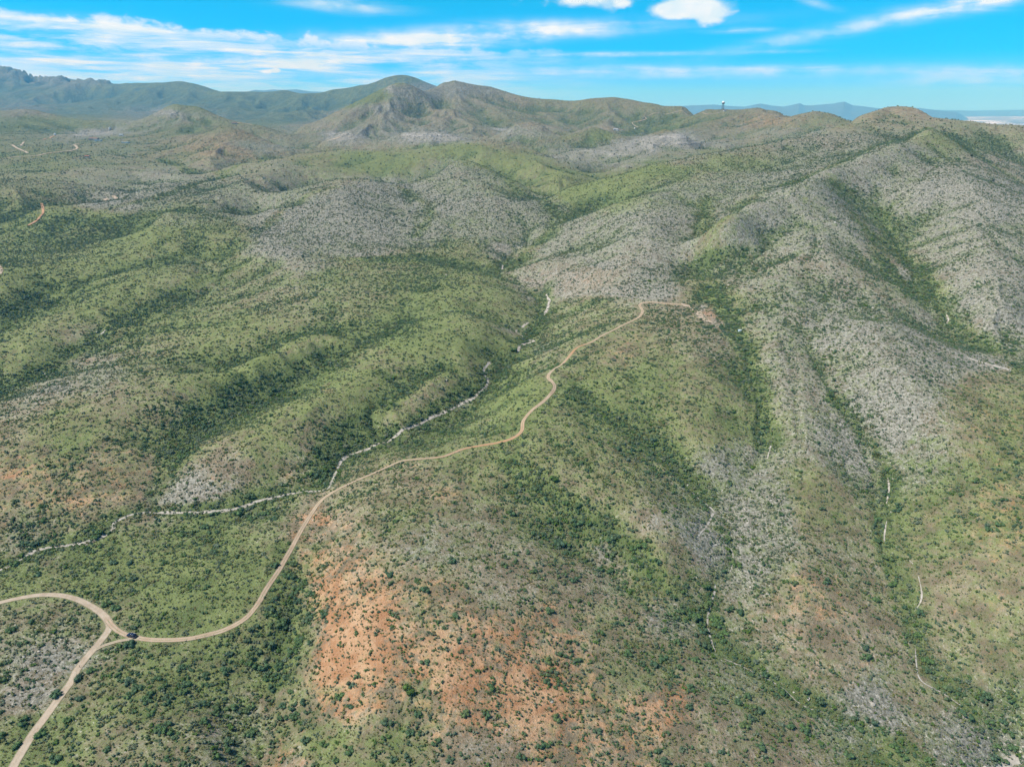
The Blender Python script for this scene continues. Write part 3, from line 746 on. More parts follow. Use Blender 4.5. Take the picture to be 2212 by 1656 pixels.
# narrow marks: u, v, radius u, radius v, grey, red, green, scrub (added)
MARKS = [(752, 298, 38, 9, .9, -.2, -.3, -.2), (900, 300, 55, 12, .9, -.2, -.3, -.2), (965, 303, 45, 11, .9, -.2, -.3, -.2), (1440, 304, 70, 12, .8, -.1, -.2, -.2), (1400, 318, 80, 7, .7, 0, -.2, -.1), (1300, 333, 60, 6, .5, 0, -.1, 0), (1100, 284, 26, 6, .6, 0, -.1, 0), (845, 195, 14, 14, .8, 0, -.3, -.3), (385, 240, 50, 9, .7, 0, -.3, .5), (720, 1430, 60, 40, 0, .5, -.3, -.2), (730, 1360, 90, 30, 0, .3, -.2, -.2), (690, 1290, 40, 50, 0, .3, -.1, -.1), (1140, 1500, 25, 60, 0, .5, -.3, -.4), (690, 1140, 25, 14, 0, .6, -.3, -.3),
         (950, 1065, 50, 15, 0, .5, -.2, -.2), (630, 1030, 16, 12, 0, .8, -.4, -.3), (155, 1085, 70, 10, 0, .4, -.2, -.2), (30, 1030, 40, 10, 0, .5, -.2, -.1), (945, 655, 30, 6, 0, .8, -.3, -.1), (188, 775, 30, 8, 0, .9, -.4, -.2),
         (690, 845, 20, 6, 0, .7, -.3, -.1), (450, 745, 15, 6, 0, .3, 0, 0), (1410, 1140, 25, 20, .2, .3, -.3, -.3), (1310, 1185, 30, 25, .5, .2, -.4, -.2), (420, 1085, 80, 16, .7, .5, -.6, -.4), (600, 540, 70, 12, .6, .4, -.4, -.3),
         (790, 540, 60, 7, .5, .6, -.5, -.3), (560, 510, 22, 16, .8, .2, -.4, -.3), (1100, 545, 24, 18, .6, .7, -.6, -.3), (1170, 620, 40, 10, .3, .9, -.5, -.2), (1320, 630, 90, 8, .6, .6, -.6, -.4), (1230, 605, 30, 8, .3, .7, -.4, -.2),
         (2140, 780, 70, 10, .8, .5, -.6, -.4), (1505, 675, 22, 10, .3, 1.0, -.8, -.8), (1525, 692, 24, 8, .4, .8, -.6, -.5), (1490, 663, 16, 5, .9, .6, -.8, -.8), (1960, 600, 20, 20, .6, .3, -.3, -.3), (1880, 1530, 70, 28, .7, 0, -.4, -.3),
         (1870, 700, 8, 30, .3, .1, -.2, 0), (1305, 575, 18, 6, .9, .0, -.6, -.5), (1770, 740, 14, 6, .2, .9, -.4, 0), (760, 885, 0.1, 0.1, 0, 0, 0, 0), (100, 1420, 90, 30, .5, .2, -.4, -.2), (60, 1500, 60, 30, .4, .4, -.4, -.2),
         (985, 870, 30, 12, .9, 0, -.4, 0), (880, 905, 60, 8, .6, .1, -.3, .2), (1170, 745, 25, 14, .5, .1, -.3, 0), (1100, 700, 40, 10, .5, .2, -.3, 0), (70, 850, 60, 8, .5, .3, -.4, -.2), (200, 288, 26, 4, 1.2, .2, -1, -.5),
         (1950, 590, 18, 12, .4, .5, -.3, -.2), (2170, 1600, 40, 30, .5, 0, -.2, 0), (1660, 950, 14, 60, .2, 0, 0, .3), (840, 235, 14, 20, .6, 0, -.3, -.2), (1445, 660, 60, 4, .3, .3, -.5, -.4), (188, 340, 10, 4, 0, .9, -.5, 0)]


def project(x, y, z):
    zc = y * math.cos(PITCH) + (CAM_H - z) * math.sin(PITCH)
    yc = (z - CAM_H) * math.cos(PITCH) + y * math.sin(PITCH)
    return 1106 + FPX * x / zc, 828 - FPX * yc / zc


def zone_values(x, y, z):
    sh = x.shape
    u, v = project(x.ravel(), y.ravel(), z.ravel())
    # ragged borders
    u = u + fbm(x.ravel(), y.ravel(), 90, 4, 200) * 45
    v = v + fbm(x.ravel(), y.ravel(), 90, 4, 210) * 45 * np.clip((v - 150) / 700, 0.1, 1)
    T = np.array(ZONES)
    o = np.zeros((u.size, 4))
    for s in range(0, u.size, 40000):
        uu = u[s:s + 40000, None]
        vv = v[s:s + 40000, None]
        k = np.clip((T[None, :, 1] - 150) / 600, 0.22, 1.2)
        d2 = ((uu - T[None, :, 0]) ** 2 * 0.6 + ((vv - T[None, :, 1]) / k) ** 2 * 1.0) + 150.0
        wg = 1 / d2 ** 2
        o[s:s + 40000] = (wg @ T[:, 2:]) / wg.sum(1)[:, None]
    for (mu, mv, ru, rv, a, b, c, d) in MARKS:
        g = np.exp(-((u - mu) / (ru + .1)) ** 2 - ((v - mv) / (rv + .1)) ** 2)
        o += g[:, None] * np.array([a, b, c, d])
    return np.clip(o, 0, 1.6).reshape(sh + (4,))


ZV = zone_values(XX[::2, ::2], YY[::2, ::2], Z[::2, ::2])
ZONE = [bil(ZV[..., i], np.repeat(sgrid[None, :], NY, 0), (LW - lw[0]) / (lw[-1] - lw[0])) for i in range(4)]
# hollows hold more scrub; crests less: curvature at two sizes
cur = np.clip((smooth(Z, 30) - Z) / (res * 0.9 + 0.6), -1, 1)
cur2 = np.clip((smooth(Z, 160) - Z) / (res * 2.2 + 2.0), -1, 1)
cur = np.clip(smooth(cur, 2) * 0.6 + cur2 * 0.8, -1, 1)
DAMP = np.clip(cur * 1.2 - np.clip(GULL, -1, 1) * 0.4 + np.clip(-GULL - 0.15, 0, 1) * 0.9, -1, 1)

# drainages: the floors and shady banks where scrub grows thick
DRAINS = [([(1084, 582), (1147, 532), (1220, 480), (1270, 445), (1310, 425)], 16), ([(1531, 560), (1531, 522), (1522, 470), (1528, 430)], 15),
          ([(1560, 474), (1620, 434), (1700, 399), (1796, 360), (1860, 331), (1930, 305), (2004, 277)], 13), ([(2212, 800), (2050, 690), (1996, 608), (1931, 533), (1906, 478), (1850, 430), (1800, 390)], 15),
          ([(1975, 640), (1915, 570), (1880, 510), (1840, 460)], 14), ([(2010, 279), (2040, 291), (2080, 316), (2140, 355), (2212, 400)], 18), ([(855, 400), (905, 430), (932, 462), (900, 510)], 12),
          ([(1040, 352), (1100, 395), (1160, 430), (1210, 470)], 14), ([(556, 505), (600, 462), (660, 425), (720, 405)], 13), ([(240, 450), (340, 425), (430, 395), (480, 385)], 16),
          ([(350, 345), (415, 374), (500, 364), (575, 338)], 16), ([(1230, 412), (1312, 388)], 14), ([(0, 850), (80, 809), (200, 735), (233, 715), (333, 659), (450, 602), (520, 572)], 12),
          ([(350, 1065), (380, 1000), (420, 920), (500, 865), (640, 795), (760, 742), (900, 690)], 12), ([(700, 1005), (730, 950), (800, 895), (880, 840), (960, 790)], 11), ([(0, 705), (67, 645), (113, 619), (250, 590), (400, 545)], 12),
          ([(0, 470), (100, 478), (250, 478), (400, 455)], 26), ([(500, 820), (560, 780), (620, 740), (760, 700)], 11), ([(800, 560), (930, 560), (1050, 590)], 18), ([(610, 1180), (600, 1300), (612, 1400), (590, 1480)], 7),
          ([(1100, 1000), (1200, 1070), (1350, 1180), (1450, 1280), (1530, 1345)], 9), ([(1250, 850), (1350, 930), (1450, 985), (1520, 1085)], 9), ([(1650, 960), (1640, 860), (1600, 740), (1540, 620)], 10),
          ([(2100, 1540), (1990, 1420), (1970, 1300), (1910, 1170), (1920, 1050), (1890, 970), (1800, 860)], 7), ([(1560, 1400), (1700, 1490), (1900, 1570), (2010, 1650)], 6), ([(1530, 1400), (1535, 1270), (1580, 1180), (1500, 1085)], 5),
          ([(0, 1225), (170, 1165), (290, 1100), (447, 1098), (590, 1066), (700, 1048), (733, 990), (904, 905), (1054, 815), (1134, 740), (1177, 680), (1180, 630)], 7), ([(1290, 296), (1370, 288), (1450, 276)], 45)]
for (px_, wd_m) in DRAINS:
    G_ = near_mask([ground_line(px_, 4.0)], wd_m * 2.2)
    k_ = 0.8 * np.clip(1 - G_ / (wd_m * 1.3) + (fbm(XX, YY, 22, 3, 333) * 0.35 if wd_m < 40 else 0), 0, 1) * (G_ < wd_m * 2.1)
    DAMP = np.clip(DAMP + k_ * 0.75, -1, 1)
    ZONE[3] = ZONE[3] + k_ * 0.55
    ZONE[0] = ZONE[0] * (1 - 0.75 * k_)
    ZONE[1] = ZONE[1] * (1 - 0.6 * k_)
    ZONE[2] = ZONE[2] + k_ * 0.45


def samp(G, x, y):
    l = np.log(np.maximum(y, Y0))
    return bil(G, (x / np.maximum(y, Y0)) / half_w(l), (l - lw[0]) / (lw[-1] - lw[0]))


# ------------------------------------------------------------------ small tools
def prop(o, label=None, cat=None, group=None, kind=None):
    if label:
        o['label'] = label
    if cat:
        o['category'] = cat
    if group:
        o['group'] = group
    if kind:
        o['kind'] = kind
    return o


def link(name, me, mat=None, parent=None):
    o = bpy.data.objects.new(name, me)
    C.objects.link(o)
    if mat and me is not None and not me.materials:
        me.materials.append(mat)
    if parent:
        o.parent = parent
    return o


def mesh_np(name, V, F):
    me = bpy.data.meshes.new(name)
    V = np.asarray(V, dtype=np.float32)
    F = np.asarray(F, dtype=np.int32)
    me.vertices.add(len(V))
    me.vertices.foreach_set('co', V.ravel())
    n = F.shape[1]
    me.loops.add(F.size)
    me.loops.foreach_set('vertex_index', F.ravel())
    me.polygons.add(len(F))
    me.polygons.foreach_set('loop_start', np.arange(0, F.size, n, dtype=np.int32))
    me.polygons.foreach_set('loop_total', np.full(len(F), n, dtype=np.int32))
    me.update()
    return me


def fattr(me, name, arr):
    a = me.attributes.new(name, 'FLOAT', 'POINT')
    a.data.foreach_set('value', np.asarray(arr, dtype=np.float32).ravel())


def principled(name, color, rough=0.8, metal=0.0):
    m = bpy.data.materials.new(name)
    m.use_nodes = True
    n = NT(m.node_tree)
    b = n.n('ShaderNodeBsdfPrincipled')
    n.put(b.inputs['Base Color'], color)
    b.inputs['Roughness'].default_value = rough
    b.inputs['Metallic'].default_value = metal
    o = n.n('ShaderNodeOutputMaterial')
    n.put(o.inputs[0], b.outputs[0])
    return m, n, b


# ------------------------------------------------------------------ ground material
def ground_material():
    m = bpy.data.materials.new('desert_ground')
    m.use_nodes = True
    n = NT(m.node_tree)
    geo = n.n('ShaderNodeNewGeometry')
    pos = geo.outputs['Position']
    grey, red, green, damp, band = (n.attr(k) for k in ('grey', 'red', 'green', 'damp', 'band'))
    flat = n.n('ShaderNodeVectorMath', operation='MULTIPLY')
    n.put(flat.inputs[0], pos)
    flat.inputs[1].default_value = (1, 1, 0.55)
    p = flat.outputs[0]
    big = n.noise(p, 0.012, 5, 0.6)
    mid = n.noise(p, 0.075, 5, 0.62, 0.3)
    fine = n.noise(p, 0.5, 5, 0.68)
    grit = n.noise(p, 2.2, 3, 0.7)
    clump = n.voro(p, 0.42, 'SMOOTH_F1')
    clump2 = n.voro(p, 0.16, 'F1')
    # soils
    soil = n.mix(n.ramp(mid, 0.35, 0.65), (0.185, 0.150, 0.095), (0.31, 0.26, 0.175))
    stone = n.mix(n.ramp(fine, 0.4, 0.62), (0.140, 0.143, 0.114), (0.355, 0.350, 0.295))
    stone = n.mix(n.ramp(n.noise(p, 0.28, 4, 0.7), 0.52, 0.68, 0, 0.5), stone, (0.15, 0.145, 0.115))
    rust = n.mix(n.ramp(mid, 0.38, 0.62), (0.36, 0.185, 0.090), (0.50, 0.315, 0.18))
    grass = n.mix(n.ramp(mid, 0.35, 0.62), (0.092, 0.134, 0.042), (0.165, 0.212, 0.070))
    grass = n.mix(n.ramp(n.noise(p, 0.9, 4, 0.7), 0.52, 0.7, 0, 0.45), grass, (0.24, 0.225, 0.12))
    grass = n.mix(n.ramp(n.noise(p, 0.33, 5, 0.75), 0.54, 0.66, 0, 0.32), grass, (0.085, 0.115, 0.045))
    grass = n.mix(n.ramp(damp, 0.1, -0.5, 0, 0.5), grass, (0.21, 0.245, 0.085))
    grass = n.mix(n.ramp(damp, 0.15, 0.8, 0, 0.6), grass, (0.085, 0.125, 0.042))
    jit = n.m('ADD', n.m('MULTIPLY', n.m('SUBTRACT', mid, 0.5), 1.3), n.m('ADD', n.m('MULTIPLY', n.m('SUBTRACT', fine, 0.5), 1.4), n.m('MULTIPLY', n.m('SUBTRACT', big, 0.5), 0.9)))
    fr = n.ramp(n.m('ADD', red, n.m('ADD', jit, n.m('MULTIPLY', n.m('SUBTRACT', n.noise(p, 0.17, 6, 0.75), 0.5), 2.8))), 0.45, 1.05)
    col = n.mix(fr, soil, rust)
    fg = n.ramp(n.m('ADD', grey, n.m('MULTIPLY', jit, 0.8)), 0.2, 0.75)
    col = n.mix(n.m('MULTIPLY', fg, 0.85), col, stone)
    bz = n.n('ShaderNodeSeparateXYZ')
    n.put(bz.inputs[0], pos)
    wob = n.m('ADD', bz.outputs[2], n.m('MULTIPLY', n.m('SUBTRACT', big, 0.5), 26.0))
    bn = n.noise(n.xyz(0.0, 0.0, wob), 0.09, 3, 0.7)
    col = n.mix(n.m('MULTIPLY', band, 0.3), col, (0.38, 0.36, 0.32))
    ledge = n.m('MULTIPLY', n.ramp(bn, 0.48, 0.58), n.m('MULTIPLY', band, n.ramp(mid, 0.3, 0.55, 0.4, 1.0)))
    col = n.mix(n.m('MULTIPLY', ledge, 0.75), col, (0.48, 0.45, 0.41))
    jg = n.m('ADD', n.m('MULTIPLY', n.m('SUBTRACT', mid, 0.5), 1.0), n.m('ADD', n.m('MULTIPLY', n.m('SUBTRACT', n.noise(p, 0.24, 4, 0.7), 0.5), 1.7), n.m('MULTIPLY', n.m('SUBTRACT', big, 0.5), 0.7)))
    gf = n.ramp(n.m('ADD', n.m('ADD', green, n.m('MULTIPLY', n.m('MAXIMUM', damp, -0.25), 0.35)), jg), 0.07, 0.9)
    col = n.mix(n.m('MULTIPLY', gf, 0.95), col, grass)
    # low tufts too small to stand as plants of their own
    tf = n.m('MULTIPLY', n.m('MULTIPLY', n.ramp(clump, 0.36, 0.12), n.ramp(n.noise(p, 0.09, 4, 0.7), 0.36, 0.6)), n.ramp(n.m('ADD', n.m('ADD', n.attr('scrub'), n.m('MULTIPLY', damp, 0.3)), jg), 0.1, 0.9, 0.15, 1.0))
    tuft = n.mix(n.ramp(n.noise(p, 0.2, 2), 0.4, 0.6), (0.075, 0.095, 0.04), (0.15, 0.15, 0.07))
    col = n.mix(n.m('MULTIPLY', tf, n.ramp(green, 0.5, 1.0, 0.8, 0.5)), col, tuft)
    sp = n.m('MULTIPLY', n.ramp(clump2, 0.36, 0.16), n.ramp(n.m('ADD', n.attr('scrub'), n.m('MULTIPLY', damp, 0.4)), 0.0, 0.9, 0.1, 0.9))
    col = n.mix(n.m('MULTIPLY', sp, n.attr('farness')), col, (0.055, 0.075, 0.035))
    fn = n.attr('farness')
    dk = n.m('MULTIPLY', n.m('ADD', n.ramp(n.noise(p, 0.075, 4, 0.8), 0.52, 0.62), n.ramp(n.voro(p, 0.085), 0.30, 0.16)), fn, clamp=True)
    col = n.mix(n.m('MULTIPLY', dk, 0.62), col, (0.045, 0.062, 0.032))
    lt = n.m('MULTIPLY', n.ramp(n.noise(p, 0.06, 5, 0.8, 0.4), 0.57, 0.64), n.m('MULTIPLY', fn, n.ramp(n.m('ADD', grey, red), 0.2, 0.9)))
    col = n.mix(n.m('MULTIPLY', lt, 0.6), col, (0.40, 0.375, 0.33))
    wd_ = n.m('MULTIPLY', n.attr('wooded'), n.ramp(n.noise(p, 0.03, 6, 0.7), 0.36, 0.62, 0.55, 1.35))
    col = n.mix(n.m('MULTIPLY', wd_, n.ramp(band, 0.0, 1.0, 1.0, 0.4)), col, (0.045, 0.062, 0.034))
    col = n.mix(1.0, col, n.mix(n.ramp(grit, 0.3, 0.7), (0.8, 0.8, 0.8), (1.16, 1.16, 1.16)), 'MULTIPLY')
    peb = n.m('MULTIPLY', n.ramp(n.noise(p, 0.75, 3, 0.8), 0.57, 0.64), n.ramp(n.m('ADD', grey, n.m('MULTIPLY', n.m('SUBTRACT', mid, 0.5), 2.0)), 0.0, 0.8, 0.12, 0.8))
    col = n.mix(peb, col, (0.54, 0.50, 0.43))
    b = n.n('ShaderNodeBsdfPrincipled')
    n.put(b.inputs['Base Color'], col)
    b.inputs['Roughness'].default_value = 0.95
    b.inputs['Specular IOR Level'].default_value = 0.1
    hgt = n.m('ADD', n.m('ADD', n.m('MULTIPLY', n.noise(p, 0.35, 6, 0.7), 1.6), n.m('MULTIPLY', fine, 0.35)), n.m('MULTIPLY', tf, 0.55))
    hgt = n.m('ADD', hgt, n.m('MULTIPLY', n.m('ADD', n.noise(p, 0.045, 5, 0.65), n.m('MULTIPLY', ledge, 0.4)), n.m('MULTIPLY', n.attr('farness'), 16.0)))
    bmp = n.n('ShaderNodeBump')
    bmp.inputs['Strength'].default_value = 0.9
    bmp.inputs['Distance'].default_value = 1.0
    n.put(bmp.inputs['Height'], hgt)
    n.put(b.inputs['Normal'], bmp.outputs[0])
    o = n.n('ShaderNodeOutputMaterial')
    n.put(o.inputs[0], b.outputs[0])
    return m


M_GROUND = ground_material()
idx = np.arange(NX * NY).reshape(NY, NX)
SPLIT = int(np.searchsorted(lw, math.log(4400)))


def land(name, i0, i1):
    V = np.stack([XX[i0:i1], YY[i0:i1], Z[i0:i1]], -1).reshape(-1, 3)
    ii = np.arange((i1 - i0) * NX).reshape(i1 - i0, NX)
    F = np.stack([ii[:-1, :-1], ii[:-1, 1:], ii[1:, 1:], ii[1:, :-1]], -1).reshape(-1, 4)
    me = mesh_np(name, V, F)
    for nm, G in zip(('grey', 'red', 'green', 'scrub'), ZONE):
        fattr(me, nm, G[i0:i1])
    fattr(me, 'damp', DAMP[i0:i1])
    fattr(me, 'band', np.clip((ZONE[0][i0:i1] - 0.92) * 4, 0, 1) * np.clip((YY[i0:i1] - 1500) / 300, 0, 1))
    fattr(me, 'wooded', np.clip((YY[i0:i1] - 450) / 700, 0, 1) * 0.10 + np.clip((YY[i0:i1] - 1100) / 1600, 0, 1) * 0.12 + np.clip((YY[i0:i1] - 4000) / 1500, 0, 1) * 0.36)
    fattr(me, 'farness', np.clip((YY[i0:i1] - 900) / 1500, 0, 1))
    me.shade_smooth()
    return prop(link(name, me, M_GROUND), kind='structure')


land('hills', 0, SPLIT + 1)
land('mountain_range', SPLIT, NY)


# far plain and blue ranges on the horizon
def plain_material():
    m = bpy.data.materials.new('valley_plain')
    m.use_nodes = True
    n = NT(m.node_tree)
    geo = n.n('ShaderNodeNewGeometry')
    sc = n.n('ShaderNodeVectorMath', operation='MULTIPLY')
    n.put(sc.inputs[0], geo.outputs['Position'])
    sc.inputs[1].default_value = (1, 1, 1)
    a = n.noise(sc.outputs[0], 0.00035, 6, 0.6)
    b_ = n.voro(sc.outputs[0], 0.0012)
    col = n.mix(n.ramp(a, 0.35, 0.65), (0.10, 0.13, 0.07), (0.24, 0.22, 0.16))
    col = n.mix(n.m('MULTIPLY', n.ramp(n.noise(sc.outputs[0], 0.0008, 5, 0.7), 0.53, 0.6), n.ramp(b_, 0.2, 0.5)), col, (0.75, 0.72, 0.66))
    b = n.n('ShaderNodeBsdfPrincipled')
    n.put(b.inputs['Base Color'], col)
    b.inputs['Roughness'].default_value = 0.95
    o = n.n('ShaderNodeOutputMaterial')
    n.put(o.inputs[0], b.outputs[0])
    return m


PLAIN_Z = -175.0
gx = np.linspace(-44000, 44000, 25)
gy = np.linspace(-7000, 37000, 15)
GX, GY = np.meshgrid(gx, gy)
pi_ = np.arange(GX.size).reshape(GX.shape)
plain_me = mesh_np('valley_plain', np.stack([GX.ravel(), GY.ravel(), np.full(GX.size, PLAIN_Z)], -1),
                   np.stack([pi_[:-1, :-1], pi_[:-1, 1:], pi_[1:, 1:], pi_[1:, :-1]], -1).reshape(-1, 4))
prop(link('valley_plain', plain_me, plain_material()), kind='structure')


def far_range(name, sky_pts, Y, depth, seed):
    """a mountain range far off: skyline given by its angular outline, with real depth and foothills"""
    us = np.array([ray(u, v)[0] for (u, v) in sky_pts])
    es = np.array([ray(u, v)[1] for (u, v) in sky_pts])
    nx, ny = 260, 40
    a = np.linspace(us[0], us[-1], nx)
    top = CAM_H + np.interp(a, us, es) * Y
    tx = np.linspace(-1, 1, ny)
    Xm = np.repeat((a * Y)[None, :], ny, 0)
    Ym = Y + depth * tx[:, None] + np.zeros((1, nx))
    Xm = Xm * (Ym / Y)
    prof = np.clip(1 - np.abs(tx), 0, 1)[:, None] ** 0.9
    rid = fbm(Xm, Ym, depth * 0.5, 5, seed)
    Zm = PLAIN_Z - 30 + (top - PLAIN_Z + 30)[None, :] * np.clip(prof + rid * 0.28 * (1 - prof) * prof * 4, 0, 1.0)
    ends = np.clip(np.minimum(np.arange(nx), nx - 1 - np.arange(nx)) / 12, 0, 1)
    Zm = PLAIN_Z - 30 + (Zm - PLAIN_Z + 30) * ends[None, :]
    ii = np.arange(nx * ny).reshape(ny, nx)
    me = mesh_np(name, np.stack([Xm, Ym, Zm], -1).reshape(-1, 3), np.stack([ii[:-1, :-1], ii[:-1, 1:], ii[1:, 1:], ii[1:, :-1]], -1).reshape(-1, 4))
    me.shade_smooth()
    return prop(link(name, me, M_FAR), kind='structure')


M_FAR, nf, bf = principled('far_mountain', (0.07, 0.10, 0.075), 0.95)
far_range('distant_mountains', [(1400, 232), (1480, 228), (1495, 227), (1542, 225), (1570, 228), (1608, 230), (1642, 223), (1665, 227), (1692, 230), (1712, 226), (1728, 222), (1738, 227), (1755, 227), (1775, 225), (1800, 223), (1815, 220), (1825, 219),
                                 (1842, 227), (1870, 230), (1892, 233), (1940, 236), (1985, 233), (2042, 240), (2100, 243)], 24000, 3200, 301)
far_range('distant_mountains', [(460, 206), (490, 201), (530, 199), (550, 193), (570, 194), (590, 192), (617, 193), (640, 192), (670, 196), (700, 197), (740, 205)], 20000, 2200, 302)
far_range('distant_mountains', [(1300, 238), (1450, 236), (1650, 232), (1950, 236), (2100, 239), (2212, 237), (2300, 239), (2500, 241)], 33000, 3000, 303)


# ------------------------------------------------------------------ tracks and washes
def dirt_material(name, c0, c1, rutted):
    m = bpy.data.materials.new(name)
    m.use_nodes = True
    n = NT(m.node_tree)
    geo = n.n('ShaderNodeNewGeometry')
    p = geo.outputs['Position']
    col = n.mix(n.ramp(n.noise(p, 0.25, 5, 0.65), 0.35, 0.65), c0, c1)
    col = n.mix(n.m('MULTIPLY', n.attr('rust'), 0.9), col, (0.40, 0.215, 0.115))
    if rutted:
        acr = n.m('ABSOLUTE', n.attr('across'))
        ctr = n.m('MULTIPLY', n.ramp(acr, 0.26, 0.08), n.ramp(n.noise(p, 0.5, 4, 0.7), 0.35, 0.6))
        col = n.mix(n.m('MULTIPLY', ctr, n.attr('grassy')), col, (0.19, 0.20, 0.095))
        edge = n.m('MULTIPLY', n.ramp(n.m('ADD', acr, n.m('MULTIPLY', n.m('SUBTRACT', n.noise(p, 0.7, 4, 0.7), 0.5), 0.5)), 0.7, 0.95), 0.9)
        col = n.mix(edge, col, (0.2, 0.19, 0.11))
    else:
        col = n.mix(n.ramp(n.noise(p, 1.2, 4, 0.75), 0.55, 0.68, 0, 0.7), col, (0.22, 0.205, 0.17))
        acr = n.m('ABSOLUTE', n.attr('across'))
        edge = n.m('MULTIPLY', n.ramp(n.m('ADD', acr, n.m('MULTIPLY', n.m('SUBTRACT', n.noise(p, 0.5, 4, 0.7), 0.5), 0.9)), 0.55, 0.95), 0.85)
        col = n.mix(edge, col, (0.17, 0.18, 0.11))
    b = n.n('ShaderNodeBsdfPrincipled')
    n.put(b.inputs['Base Color'], col)
    b.inputs['Roughness'].default_value = 0.95
    b.inputs['Specular IOR Level'].default_value = 0.1
    bmp = n.n('ShaderNodeBump')
    bmp.inputs['Strength'].default_value = 0.6
    bmp.inputs['Distance'].default_value = 0.3
    n.put(bmp.inputs['Height'], n.noise(p, 1.5, 5, 0.7))
    n.put(b.inputs['Normal'], bmp.outputs[0])
    o = n.n('ShaderNodeOutputMaterial')
    n.put(o.inputs[0], b.outputs[0])
    return m


M_TRACK = dirt_material('dirt_track', (0.36, 0.285, 0.205), (0.45, 0.37, 0.28), True)
M_WASH = dirt_material('wash_sand', (0.34, 0.31, 0.26), (0.47, 0.43, 0.37), False)


def ribbon(name, line, width, lift, mat, grassy=0.0, rust_at=None, ragged=0.0, gaps=0.0, seed=0):
    L = line
    V, F, ac, ru, gr = [], [], [], [], []
    n = len(L)
    across = (-1.0, -0.62, -0.22, 0.22, 0.62, 1.0)
    for i, p in enumerate(L):
        t = (L[min(i + 1, n - 1)] - L[max(i - 1, 0)])
        t = t.normalized() if t.length > 1e-6 else Vector((0, 1, 0))
        s = Vector((t.y, -t.x, 0))
        k = 1.0
        off = 0.0
        if ragged:
            k = 1 + ragged * float(fbm(np.array([i * 1.0]), np.array([seed * 7.0]), 5, 3, 400 + seed)[0]) * 1.6
            off = ragged * float(fbm(np.array([i * 1.0]), np.array([seed * 3.0]), 9, 2, 500 + seed)[0]) * width
            k *= min(1.0, 0.25 + i / 5, 0.25 + (n - 1 - i) / 5)
        for a in across:
            q = p + s * (a * width * 0.5 * max(k, 0.15) + off)
            V.append((q.x, q.y, 0.0))
            ac.append(a)
            ru.append(rust_at(i / max(1, n - 1)) if rust_at else 0.0)
            gr.append(grassy)
    V = np.array(V)
    V[:, 2] = height(V[:, 0], V[:, 1]) + lift
    for i in range(n - 1):
        if n > 14 and gaps and float(fbm(np.array([i * 1.0]), np.array([seed * 5.0]), 14, 2, 600 + seed)[0]) > 0.75 - gaps:
            continue
        for j in range(5):
            a = i * 6 + j
            F.append((a, a + 1, a + 7, a + 6))
    if not F:
        return None
    me = mesh_np(name, V, F)
    fattr(me, 'across', ac)
    fattr(me, 'rust', ru)
    fattr(me, 'grassy', gr)
    me.shade_smooth()
    return prop(link(name, me, mat), kind='structure')


ribbon('dirt_road', T_LINES['main'], TRACKS['main'][1], 0.10, M_TRACK, 0.15)
ribbon('dirt_track', T_LINES['ridge'], TRACKS['ridge'][1], 0.14, M_TRACK, 0.9,
       lambda t: 0.25 + 0.75 * math.exp(-((t - 0.44) / 0.05) ** 2) + 0.75 * math.exp(-((t - 0.70) / 0.03) ** 2))
clr = ground_line([(1474, 655), (1488, 663), (1503, 674), (1520, 688), (1540, 698)], 2.0)
ribbon('clearing', clr, 7.5, 0.30, M_TRACK, 0.0, lambda t: 0.05, 0.35, 0.0, 77)
ribbon('dirt_track', T_LINES['cut'], TRACKS['cut'][1], 0.19, M_TRACK, 1.0)
for L, (_, wd, g) in zip(F_LINES, FAR_TRACKS):
    ribbon('dirt_track', L, wd, 0.8 if L[0].y > 1200 else 0.3, M_TRACK, 0.0, (lambda t: 0.9) if g == 0.5 else None)
for i, (L, (_, wd, g)) in enumerate(zip(W_LINES, WASHES)):
    ribbon('dry_wash', L, wd * (1.25 if i < 4 or wd > 3 else 0.85), 0.12 if L[0].y < 700 else 0.35, M_WASH, 0.0, None, 0.55, 1 - g, i)

# ------------------------------------------------------------------ plants
def leaf_material(name, cols, rough=0.75):
    m = bpy.data.materials.new(name)
    m.use_nodes = True
    n = NT(m.node_tree)
    oi = n.n('ShaderNodeObjectInfo')
    geo = n.n('ShaderNodeNewGeometry')
    r = oi.outputs['Random']
    tcn = n.n('ShaderNodeTexCoord')
    cr = n.n('ShaderNodeValToRGB')
    cr.color_ramp.interpolation = 'LINEAR'
    els = cr.color_ramp.elements
    while len(els) < len(cols):
        els.new(0.5)
    for i, c in enumerate(cols):
        els[i].position = i / (len(cols) - 1)
        els[i].color = (*c, 1)
    n.put(cr.inputs[0], r)
    nz = n.noise(tcn.outputs['Object'], 2.2, 3, 0.6)
    col = n.mix(1.0, cr.outputs[0], n.mix(n.ramp(nz, 0.3, 0.7), (0.72, 0.74, 0.72), (1.35, 1.3, 1.2)), 'MULTIPLY')
    b = n.n('ShaderNodeBsdfPrincipled')
    n.put(b.inputs['Base Color'], col)
    b.inputs['Roughness'].default_value = rough
    b.inputs['Specular IOR Level'].default_value = 0.2
    o = n.n('ShaderNodeOutputMaterial')
    n.put(o.inputs[0], b.outputs[0])
    return m


